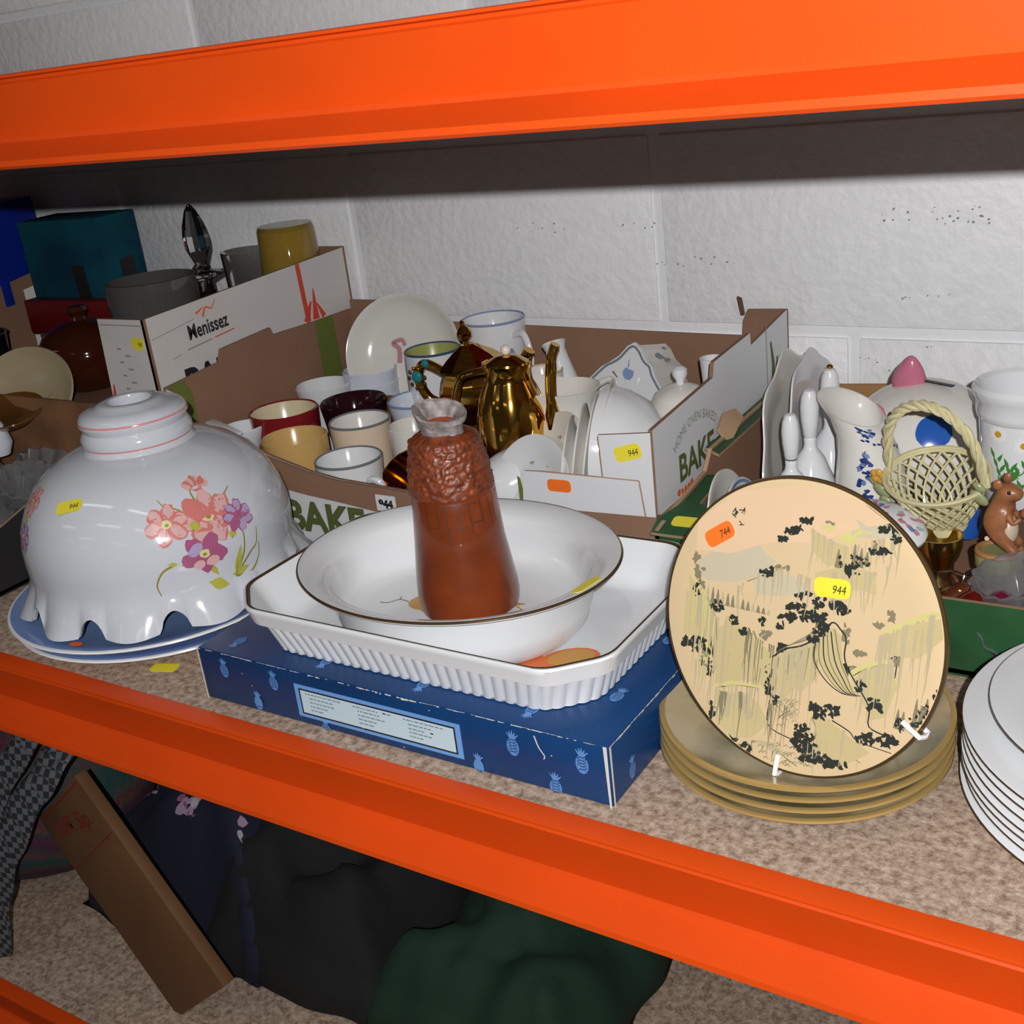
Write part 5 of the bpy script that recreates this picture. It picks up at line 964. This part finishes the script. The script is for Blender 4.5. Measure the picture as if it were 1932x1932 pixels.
# floral dish, glassware and bits in front
fd = OB('trinket_dish', 'oval white trinket dish lid painted with pink flowers, behind the upright plate', 'dish', (-0.262, 0.925, 0.079))
fd.rotation_euler = (0.25, 0.12, -.2)
el2 = lambda t, r, z: (1.35 * r * math.cos(t), r * math.sin(t), z)
lathe('dish_body', [(0.0295, 0), (0.0300, 0.003), (0.027, 0.010), (0.018, 0.016), (0, 0.019)], china, fd, 44, el2)
D = []
for k in range(60): a, q = rv.uniform(0, 6.28), rv.random() ** .5; D.append((ngon(.036 * q * math.cos(a), .026 * q * math.sin(a), .003, .0022, 7, a, .4, rv), rv.choice([0, 0, 1, 2, 3])))
def fdm(u, v, z): r = math.hypot(u / 1.35, v); h = .019 - .003 * r / .018 if r < .018 else (.016 - .006 * (r - .018) / .009 if r < .027 else .010); return Vector((u, v, h + .0007 + z))
decal('flower_painting', D, fdm, [mat('faded_rose', (0.50, 0.22, 0.27), .2), mat('faded_green', (.35, .42, .38), .2), mat('faded_brown', (.35, .17, .12), .2), dblue2], fd, fine=2)
brass = mat('brass', (0.72, 0.55, 0.22), .18, 1.0)
bc = OB('brass_cup', 'short brass egg cup under the lattice basket', 'cup', (-0.215, 0.935, 0.030)); lathe('cup_body', [(0, 0.001), (0.015, 0), (0.0165, 0.003), (0.012, 0.01), (0.012, 0.02), (0.0155, 0.026), (0.0185, 0.036), (0.019, 0.046), (0.0175, 0.046), (0.014, 0.028), (0, 0.022)], brass, bc, 30)
tc2 = OB('wooden_pot', 'small light brown turned wooden pot beside the brass egg cup', 'pot', (-0.241, 0.915, 0.030)); lathe('pot_body', [(0, 0), (.011, 0), (.013, .004), (.012, .03), (.014, .042), (.01, .045), (0, .045)], mat('turned_wood', (.36, .19, .09), .5), tc2, 20)
bw = mat('red_brown_glaze', (0.13, 0.032, 0.016), .08)
rb = OB('dish', 'shiny red-brown glazed dish between the brass cup and cut glass', 'dish', (-0.178, 0.905, 0.020)); rb.rotation_euler = (-.2, .1, .3); lathe('dish_body', [(0, .028), (.016, .027), (.03, .016), (.037, .004), (.036, .002), (.028, .012), (0, .022)], bw, rb, 32)
gp2 = OB('glass_dish', 'oval clear glass dish at the front of the green crate, next to the upright plate', 'glass dish', (-0.193, 0.885, 0.030)); gp2.rotation_euler = (.12, .2, .4)
elg = lambda t, r, z: (1.5 * r * math.cos(t) * (1 + .05 * math.cos(12 * t)), r * math.sin(t) * (1 + .05 * math.cos(12 * t)), z)
lathe('dish_body', [(0, .001), (.014, 0), (.017, .002), (.022, .012), (.028, .022), (.0275, .0235), (.0255, .023), (.019, .012), (.014, .005), (0, .005)], glass, gp2, 96, elg, smooth=25)
def cutglass(name, lab, cat, loc, R, h, rot=(0, 0, 0), nf=14, m=None):
    g = OB(name, lab, cat, loc); g.rotation_euler = rot
    f = lambda t, r, z: (r * (1 + .045 * math.cos(nf * t + z * 260)) * math.cos(t), r * (1 + .045 * math.cos(nf * t + z * 260)) * math.sin(t), z)
    lathe('glass_body', [(0, 0.0015), (R * .5, 0), (R * .58, .002), (R * .68, h * .25), (R * .88, h * .6), (R, h), (R * .94, h + .0008), (R * .82, h * .62), (R * .6, h * .28), (R * .42, h * .14), (0, h * .14)], m or cut_m, g, 112, f, smooth=12); return g
cutglass('glass_bowl', 'cut glass bowl at the far right of the green crate front', 'glass bowl', (-0.140, 0.890, 0.034), .032, .040, (.2, -.2, 0))
cutglass('glass_bowl', 'small cut glass salt tipped toward the front of the green crate', 'glass bowl', (-0.150, 0.868, 0.020), .022, .030, (.7, .3, 0), 10)
cutglass('glass_tumbler', 'cut glass tumbler lying by the mouse figurine', 'glass', (-0.118, 0.925, 0.040), .024, .055, (.4, 1.2, .3), 12)
cutglass('glass_bowl', 'little cut glass dish under the mouse figurine base', 'glass bowl', (-0.152, 0.922, 0.010), .034, .035, (0, 0, 0), 12)
hr = mat('ruby_lustre', (0.20, 0.015, 0.010), .08, .6); pr2 = mat('plum_glass', (0.12, 0.006, 0.03), .06)
o = OB('glass_heart', 'ruby red shiny heart-shaped paperweight resting on the green crate front edge', 'paperweight', (-0.171, 0.863, 0.052)); blob('body', (0, 0, 0), (.0155, .011, .0125), hr, o, 24, None, lambda p: Vector((p.x, p.y, p.z - .25 * abs(p.x))))
o = OB('glass_heart', 'plum purple paperweight beside the ruby red heart', 'paperweight', (-0.152, 0.866, 0.052)); blob('body', (0, 0, 0), (.013, .011, .0135), pr2, o, 24, None, lambda p: Vector((p.x, p.y, p.z - .25 * abs(p.x))))
st2 = OB('stopper', 'small white stopper beside the upright plate rim', 'stopper', (-0.232, 0.885, 0.052)); blob('body', (0, 0, 0), (.0075, .006, .0095), white_edge, st2, 14)
# mouse figurine
sq = OB('mouse_figurine', 'brown mouse figurine with pale belly sitting up on an olive stump, eating', 'figurine', (-0.168, 0.935, 0.052)); sq.scale = (.88, .88, .88)
fur = mat('mouse_brown', (0.33, 0.125, 0.05), .35, var=.3, vscale=60); bel = mat('mouse_belly', (0.55, 0.44, 0.34), .4)
lathe('stump', [(0, 0), (.018, 0), (.0205, .004), (.021, .014), (.0195, .018), (0, .018)], mat('olive_stump', (0.25, 0.25, 0.10), .35), sq, 28)
ring('stump_rim', .0185, .018, .003, mat('bark_brown', (.36, .17, .06), .4), sq, 28, 8)
def skin_mesh(name, nodes, edges, m, parent, sub=2):
    me = bpy.data.meshes.new(name); me.from_pydata([n_[:3] for n_ in nodes], edges, []); o = bpy.data.objects.new(name, me); COL.objects.link(o); o.parent = parent
    md = o.modifiers.new('skin', 'SKIN'); md.use_smooth_shade = True
    for i, n_ in enumerate(nodes): v = me.skin_vertices[0].data[i]; v.radius = (n_[3], n_[4] if len(n_) > 4 else n_[3]); v.use_root = i == 0
    s = o.modifiers.new('sub', 'SUBSURF'); s.levels = sub; s.render_levels = sub; me.materials.append(m); return o
skin_mesh('body', [(-.005, 0, .030, .0145, .016), (-.004, 0, .044, .0165, .016), (-.001, 0, .058, .0125), (.003, -.001, .069, .0095), (.006, -.002, .079, .0125), (.013, -.004, .078, .0088), (.0195, -.006, .0755, .0045),
    (.010, -.011, .028, .006), (.018, -.013, .022, .0035), (.010, .010, .028, .006), (.018, .011, .022, .0035), (.008, -.009, .058, .0042), (.013, -.011, .050, .003), (.0195, -.007, .056, .0024), (.008, .007, .058, .0042), (.014, .008, .051, .003), (.020, .003, .056, .0024)],
    [(0, 1), (1, 2), (2, 3), (3, 4), (4, 5), (5, 6), (0, 7), (7, 8), (0, 9), (9, 10), (2, 11), (11, 12), (12, 13), (2, 14), (14, 15), (15, 16)], fur, sq)
blob('belly', (.0085, -.004, .042), (.0085, .0105, .0145), bel, sq, 20)
blob('ear', (-.002, -.008, .0865), (.0045, .002, .0052), fur, sq, 12); blob('ear', (.004, .006, .0885), (.004, .002, .0055), fur, sq, 12)
blob('eye', (.0085, -.0115, .081), (.0019, .0012, .0019), ink, sq, 10); blob('eye', (.0105, .0055, .081), (.0019, .0012, .0019), ink, sq, 10)
blob('nut', (.0215, -.002, .0585), (.0045, .0045, .005), mat('nut_brown', (.30, .10, .05), .4), sq, 12)
tube('tail', curve2([(-.012, .006, .026), (-.012, .016, .021), (.002, .019, .0205), (.014, .014, .0205), (.019, .002, .021)], 5), .0022, fur, sq, 12)
wp_ = OB('china_slipper', 'small china ornament with red-brown base at the right edge beside the mouse', 'ornament', (-0.128, 0.95, 0.048)); lathe('body', [(0, 0), (.015, 0), (.017, .006, 1), (.012, .02, 1), (.014, .05, 1), (.011, .058, 1), (0, .06, 1)], [mat('ornament_red_brown', (.4, .14, .09), .3), china_warm], wp_, 24)
# ------------------------------------------------------------------ glassware in the tall grey crate
FZ0 = 0.1155
def glassware(name, lab, cat, loc, prof, m, n=40, rot=(0, 0, 0), fn=None, smooth=40):
    o = T(name, lab, cat, loc); o.rotation_euler = rot; lathe('glass_body', prof, m, o, n, fn, smooth); return o
glassware('glass_jar', 'dark smoked glass cylinder jar in the grey crate, before the teal box', 'jar', (-1.192, 0.995, FZ0), [(0, .002), (.05, 0), (.056, .004), (.057, .145), (.0555, .158), (.0525, .1585), (.053, .145), (.052, .008), (0, .008)], smoke)
dc = T('decanter', 'clear glass decanter with tall pointed facet stopper', 'decanter', (-1.205, 1.095, FZ0))
lathe('decanter_body', [(0, .002), (.034, 0), (.037, .006), (.035, .06), (.03, .085), (.015, .105), (.012, .12), (.012, .133), (.028, .140), (.029, .143), (.012, .146), (.0095, .13), (.011, .108), (.026, .082), (.031, .06), (.032, .01), (0, .009)], glass, dc, 20, smooth=15)
lathe('stopper', [(0, .118), (.008, .12), (.0095, .146), (.013, .150), (.008, .155), (.010, .160), (.0165, .175), (.0175, .188), (.0145, .206), (.008, .224), (.002, .232), (0, .233)], glass, dc, 10, smooth=12)
glassware('glass_tumbler', 'clear glass tumbler in the grey crate between decanter and amber glass', 'glass', (-1.200, 1.172, FZ0), [(0, .006), (.024, 0), (.026, .003), (.033, .155), (.0325, .158), (.0305, .158), (.0245, .012), (0, .011)], glass)
glassware('amber_glass', 'amber glass tumbler standing upside down in the grey crate', 'glass', (-1.122, 1.177, FZ0), [(.0445, 0), (.043, .1), (.038, .185), (.036, .190), (0, .190), (0, .184), (.034, .183), (.039, .1), (.041, 0)], amber, 36)
# teal box, red box, blue box and cartons behind
teal = mat('teal_print_card', (0.004, 0.085, 0.11), .8, spec=.15, var=.75, vscale=9, col2=(0.005, 0.035, 0.07), detail=5)
tb = T('teal_box', 'tall mottled teal cardboard box with dark cut-outs, leaning at the back', 'box', (-1.530, 1.165, FZ0 + 0.0005)); tb.rotation_euler = (0, 0, 0.10)
box('box_body', (-.080, -.040, .0), (.080, .040, .212), teal, tb, .001)
Tf = frame((-.08, -.04, 0), (1, 0, 0), (0, 0, 1)); Tr = frame((.08, -.04, 0), (0, 1, 0), (0, 0, 1))
decal('dark_cut_out', [([(.095, .085), (.120, .085), (.115, .145), (.09, .145)], 0)], planar(Tf), [ink], tb)
decal('dark_cut_out', [([(.03, .118), (.06, .118), (.058, .15), (.028, .145)], 0)], planar(Tr), [ink], tb)
rbx = T('red_box', 'dark red flat box lying in front of the teal box', 'box', (-1.46, 1.100, FZ0 + .052), .04); box('box_body', (-.13, -.012, 0), (.10, .012, .05), mat('dark_red_card', (0.14, 0.005, 0.007), .4), rbx, .002)
o = box('carton', (-1.58, 1.09, FZ0 + .0005), (-1.36, 1.112, FZ0 + .051), card_dark); tag(o, 'brown carton hidden under the dark red box', 'carton')
bb = T('blue_box', 'bright blue box cut by the left picture edge, at the back', 'box', (-1.735, 1.15, 0.2), .1); box('box_body', (-.08, -.05, 0), (.062, .05, .155), mat('bright_blue_card', (0.004, 0.02, 0.26), .35), bb, .001)
cb = T('carton', 'open carton with white printed flap, under the bright blue box at the left edge', 'carton', (-1.87, 1.09, 0))
slab('front_panel', [(0, 0), (.19, 0), (.19, .19), (0, .2)], .004, frame((-.06, -.06, .0), (1, .1, 0), (0, 0, 1)), [mat('faded_brown_card', (.33, .21, .15), .8)] * 3, cb)
slab('side_panel', [(0, 0), (.14, 0), (.14, .225), (0, .19)], .004, frame((.13, -.04, 0), (.6, .8, 0), (0, 0, 1)), [card_grey, card, card], cb)
box('carton_body', (-.12, -.035, .001), (.12, .12, .1985), mat('faded_brown_card', (.33, .21, .15), .8), cb)
decal('crease', [(stroke([(0, .115), (.14, .13)], .0015), 0), (stroke([(0, .165), (.14, .185)], .0015), 0)], planar(frame((.13, -.04, 0), (.6, .8, 0), (0, 0, 1))), [card_dark], cb)
# brown casserole, cream dish in the grey crate's left end
cas = T('casserole', 'dark brown glazed round casserole in the grey crate, left end', 'casserole', (-1.385, 1.020, FZ0 + .001)); cas.scale = (.8, .8, .98); bwn = mat('dark_brown_glaze', (0.045, 0.010, 0.004), .07)
lathe('pot_body', [(0, .001), (.05, 0), (.06, .004), (.078, .03), (.082, .05), (.08, .056), (.074, .052), (0, .02)], bwn, cas, 48)
lathe('pot_lid', [(.079, .055), (.078, .062), (.066, .078), (.04, .09), (.014, .095), (.012, .1), (.018, .108), (.016, .114), (0, .116)], bwn, cas, 48)
cdi = T('serving_dish', 'cream oval serving dish with lug handle, in front of the dark brown casserole', 'dish', (-1.378, 0.913, 0.131)); cdi.rotation_euler = (0.95, 0.08, 0.25); cdi.scale = (.72, .72, .72); crm = mat('cream_stoneware', (0.40, 0.33, 0.20), .25)
lathe('dish_body', [(0, 0), (.05, -.001), (.07, .008), (.088, .02), (.092, .022), (.09, .025), (.08, .02), (.06, .008), (0, .006)], crm, cdi, 56, lambda t, r, z: (1.15 * r * math.cos(t), r * math.sin(t), z))
tube('lug_handle', curve2([(.060, .0, .012), (.064, -.025, .036), (.058, -.05, .038), (.05, -.07, .016)], 5), .010, crm, cdi, 12, flat=(1, .6))
blk = T('saucepan', 'black pan half hidden between the casserole and the carton at the left edge', 'pan', (-1.60, 0.97, FZ0 + .001)); lathe('pan_body', [(0, 0), (.055, 0), (.06, .004), (.066, .07), (.068, .072), (.064, .072), (.058, .006), (0, .005)], mat('black_enamel', (.012, .012, .014), .15), blk, 40); tube('handle', [(.06, -.02, .066), (.12, -.05, .075), (.16, -.07, .078)], .006, black, blk, 8)
# low dark box full of cut glass in the left foreground
gb = T('dark_box', 'low dark cardboard box filled with cut glass, left of the lamp shade', 'box', (-1.4, .74, 0))
GB0 = gb.location
def bslab(name, pts, o, x, y, mats, th=.004): return slab(name, pts, th, frame(Vector(o) - GB0, x, y), mats, gb)
blc = mat('black_card', (.012, .011, .011), .7)
bx0, bx1, by0, by1 = -1.66, -1.135, .610, .862
bslab('base_panel', [(0, 0), (bx1 - bx0, 0), (bx1 - bx0, by1 - by0), (0, by1 - by0)], (bx0, by0, .006), (1, 0, 0), (0, 1, 0), [card_dark] * 3)
bslab('side_panel', [(0, 0), (by1 - by0, 0), (by1 - by0, .13), (.15, .1), (.06, .072), (0, .07)], (bx1, by0, 0), (0, 1, 0), (0, 0, 1), [blc, card_dark, card_light])
bslab('front_panel', [(0, 0), (bx1 - bx0, 0), (bx1 - bx0, .072), (0, .072)], (bx0, by0, 0), (1, 0, 0), (0, 0, 1), [blc, card_dark, card_light])
bslab('back_panel', [(0, 0), (bx1 - bx0, 0), (bx1 - bx0, .151), (0, .151)], (bx0, by1, 0), (1, 0, 0), (0, 0, 1), [mat('warm_brown_card', (.26, .12, .05), .8, var=.4, vscale=22)] * 3)
bslab('side_panel', [(0, 0), (by1 - by0, 0), (by1 - by0, .14), (0, .07)], (bx0, by0, 0), (0, 1, 0), (0, 0, 1), [card_dark, blc, card_light])
GL = [('glass_bowl', 'large cut glass fruit bowl at the front of the dark box', -1.235, .69, .010, .07, .065, (.3, .25, 0)), ('glass_bowl', 'cut glass bowl leaning against the brown back of the dark box', -1.215, .79, .030, .06, .06, (-.3, .5, 0)),
      ('glass_vase', 'cut glass vase lying across the dark box', -1.33, .72, .05, .038, .13, (1.3, .2, .6)), ('glass_bowl', 'cut glass dish at the left picture edge in the dark box', -1.37, .79, .035, .062, .05, (.2, -.3, 0)),
      ('glass_tumbler', 'cut glass whisky tumbler on top of the glass in the dark box', -1.255, .765, .075, .033, .07, (.6, -.7, 0)), ('glass_bowl', 'small cut glass sugar bowl near the lamp shade in the dark box', -1.185, .745, .06, .036, .045, (.1, .4, 0)),
      ('glass_tumbler', 'cut glass tumbler lying at the front edge of the dark box', -1.19, .645, .045, .03, .07, (1.2, .5, .4)), ('glass_bowl', 'flat cut glass dish at the far left of the dark box', -1.46, .71, .02, .07, .045, (.1, .1, 0))]
for nm, lab, x, y, z, R, h, rt in GL: cutglass(nm, lab, 'glass', (x, y, z), R, h, rt, 16)
wg = T('china_ornament', 'white and blue china ornament amid the cut glass, at the left picture edge', 'ornament', (-1.325, .815, .09)); lathe('body', [(0, 0), (.012, 0), (.018, .015), (.014, .035), (.006, .05), (0, .055)], china_blue, wg, 24)
decal('blue_eye_mark', [(ngon(-1.2, .016, .35, .005, 10), 0)], lambda u, v, z: Vector(((.0182 + z) * math.cos(u), (.0182 + z) * math.sin(u), v)), [dblue], wg, fine=3)
abr = T('amber_dish', 'brown glass dish rim at the top of the dark box near the cream dish', 'dish', (-1.325, .842, .128)); abr.rotation_euler = (.2, .15, 0); lathe('dish_body', [(0, .002), (.03, 0), (.045, .012), (.044, .014), (.028, .004), (0, .005)], mat('brown_glass', (.12, .05, .012), .06), abr, 36)

# ------------------------------------------------------------------ lower shelf; carton, knit and ribbon colours darkened to stand for shade
LZ = -.55
def wovenmat():
    m = mat('striped_knit', (.05, .02, .03), .9, bump=.6, bscale=160); nt = m.node_tree; b = nt.nodes['Principled BSDF']; tc = nt.nodes.new('ShaderNodeTexCoord')
    wv2 = nt.nodes.new('ShaderNodeTexWave'); wv2.wave_type = 'RINGS'; wv2.rings_direction = 'SPHERICAL'; wv2.inputs['Scale'].default_value = 5.5; wv2.inputs['Distortion'].default_value = 1.2; wv2.inputs['Detail'].default_value = 3; wv2.inputs['Detail Scale'].default_value = 14
    nt.links.new(tc.outputs['Object'], wv2.inputs['Vector']); r = nt.nodes.new('ShaderNodeValToRGB'); e = r.color_ramp.elements; e[0].color = (.06, .012, .03, 1); e[1].color = (.012, .05, .05, 1); e[1].position = 1
    for p, c in ((.2, (.03, .03, .05, 1)), (.4, (.09, .04, .018, 1)), (.55, (.08, .018, .04, 1)), (.75, (.06, .05, .04, 1))): k = e.new(p); k.color = c
    nt.links.new(wv2.outputs['Fac'], r.inputs['Fac']); nt.links.new(r.outputs['Color'], b.inputs['Base Color']); return m
kb = T('knitted_cushion', 'round cushion of striped multicoloured knit on the dark lower shelf', 'cushion', (-1.46, .80, LZ + .002))
blob('cushion_body', (0, 0, .135), (.20, .17, .135), wovenmat(), kb, 36, None, lambda p: p * (1 + .03 * noise.noise(p * 14)))
gbx = mat('checked_ribbon', (.05, .055, .06), .8); nt = gbx.node_tree; ck = nt.nodes.new('ShaderNodeTexChecker'); ck.inputs['Scale'].default_value = 120; ck.inputs['Color1'].default_value = (.12, .125, .135, 1); ck.inputs['Color2'].default_value = (.02, .022, .026, 1)
tc = nt.nodes.new('ShaderNodeTexCoord'); nt.links.new(tc.outputs['Object'], ck.inputs['Vector']); nt.links.new(ck.outputs['Color'], nt.nodes['Principled BSDF'].inputs['Base Color'])
rib = T('checked_ribbon', 'grey and black checked ribbon draped beside the knitted cushion', 'ribbon', (0, 0, 0))
def drape(name, pts, wd, m, parent, side):
    P = curve2(pts, 8); V, Fc = [], []
    s = Vector(side).normalized()
    for i, p in enumerate(P):
        for k in range(5): V.append(Vector(p) + s * wd * (k / 4 - .5) + Vector((0, 0, .004 * math.sin(i * .9 + k))))
    for i in range(len(P) - 1):
        for k in range(4): a = i * 5 + k; Fc.append((a, a + 1, a + 6, a + 5))
    o = mk(name, V, Fc, m, parent, None, 60); sm = o.modifiers.new('thick', 'SOLIDIFY'); sm.thickness = .002; return o
drape('ribbon_strip', [(-1.155, .69, LZ + .335), (-1.19, .65, LZ + .28), (-1.25, .625, LZ + .19), (-1.30, .615, LZ + .10), (-1.33, .61, LZ + .006)], .055, gbx, rib, (1, .25, .1))
drape('ribbon_strip', [(-1.195, .70, LZ + .36), (-1.255, .665, LZ + .29), (-1.33, .635, LZ + .17), (-1.39, .62, LZ + .07), (-1.41, .612, LZ + .006)], .05, gbx, rib, (1, .3, .1))
kraft = mat('kraft_card', (.15, .066, .024), .7, var=.2, vscale=12)
snb = T('snack_carton', 'small brown carton printed with red lettering, standing among the cloths below', 'carton', (-.972, .66, LZ + .045)); snb.rotation_euler = (-.05, -.72, 0)
box('carton_body', (-.08, -.008, 0), (.06, .008, .30), kraft, snb, .001)
Sn = frame((-.14, -.008, 0), (1, 0, 0), (0, 0, 1))
text('printed_words', 'Sniff. Sip.', .032, Sn @ Matrix.Translation((.128, .262, 0)) @ Matrix.Rotation(-.2, 4, 'Z'), mat('brick_red_print', (.20, .02, .012), .6), snb, sx=.82, bold=.0006)
decal('printed_border', [(stroke([(.065, .293), (.195, .293)], .002), 0), (stroke([(.065, .22), (.195, .22)], .0016), 0)], planar(Sn), [MATS['brick_red_print']], snb)
def cloth(name, lab, pts, size, m, z, hgt, seed, n=26, thick=.004):
    t = T(name, lab, 'cloth', (pts[0], pts[1], z)); V, Fc = [], []
    for i in range(n + 1):
        for j in range(n + 1):
            x, y = (i / n - .5), (j / n - .5); q = max(0, 1 - (2 * max(abs(x), abs(y))) ** 3)
            h = hgt * q * (.75 + .45 * noise.noise(Vector((x * 3 + seed, y * 3, seed)))) + .018 * noise.noise(Vector((x * 9, y * 9 + seed, 1))) * q + .004
            V.append((x * size[0] + .02 * noise.noise(Vector((y * 4, seed, 0))), y * size[1] + .02 * noise.noise(Vector((x * 4, seed, 2))), h))
    for i in range(n):
        for j in range(n): a = i * (n + 1) + j; Fc.append((a, a + n + 1, a + n + 2, a + 1))
    o = mk('cloth_sheet', V, Fc, m, t, None, 80); sm = o.modifiers.new('thick', 'SOLIDIFY'); sm.thickness = thick; sm.offset = 1; return t
nv = mat('navy_cloth', (.006, .0065, .024), .85)
c1 = cloth('floral_cloth', 'crumpled navy cloth with pink and white flowers on the lower shelf', (-1.13, .87), (.34, .28), nv, LZ + .001, .26, 2.3)
def clm(u, v, z):
    x, y = u / .34, v / .28; q = max(0, 1 - (2 * max(abs(x), abs(y))) ** 3); h = .26 * q * (.75 + .45 * noise.noise(Vector((x * 3 + 2.3, y * 3, 2.3)))) + .018 * noise.noise(Vector((x * 9, y * 9 + 2.3, 1))) * q + .004
    return Vector((u + .02 * noise.noise(Vector((y * 4, 2.3, 0))), v + .02 * noise.noise(Vector((x * 4, 2.3, 2))), h + .006 + z))
D = []; rc = random.Random(4)
for k in range(18):
    cx, cy = rc.uniform(-.15, .14), rc.uniform(-.135, .06)
    for q in range(rc.randint(3, 9)): D.append((ngon(cx + rc.uniform(-.014, .014), cy + rc.uniform(-.012, .012), .006, .0045, 8, rc.random(), .3, rc), rc.choice([0, 0, 1, 2])))
decal('flower_print', D, clm, [mat('lilac_print', (.36, .25, .36), .8), mat('pale_print', (.45, .42, .45), .8), mat('rose_print', (.26, .08, .16), .8)], c1)
cloth('dark_cloth', 'heap of black cloth on the lower shelf, right of the navy floral cloth', (-.93, .88), (.28, .30), mat('charcoal_cloth', (.007, .007, .008), .9), LZ + .001, .22, 5.1)
cloth('green_cloth', 'dark green cloth on the lower shelf under the beam', (-.66, .88), (.26, .30), mat('bottle_green_cloth', (.003, .025, .010), .85), LZ + .001, .2, 7.7)
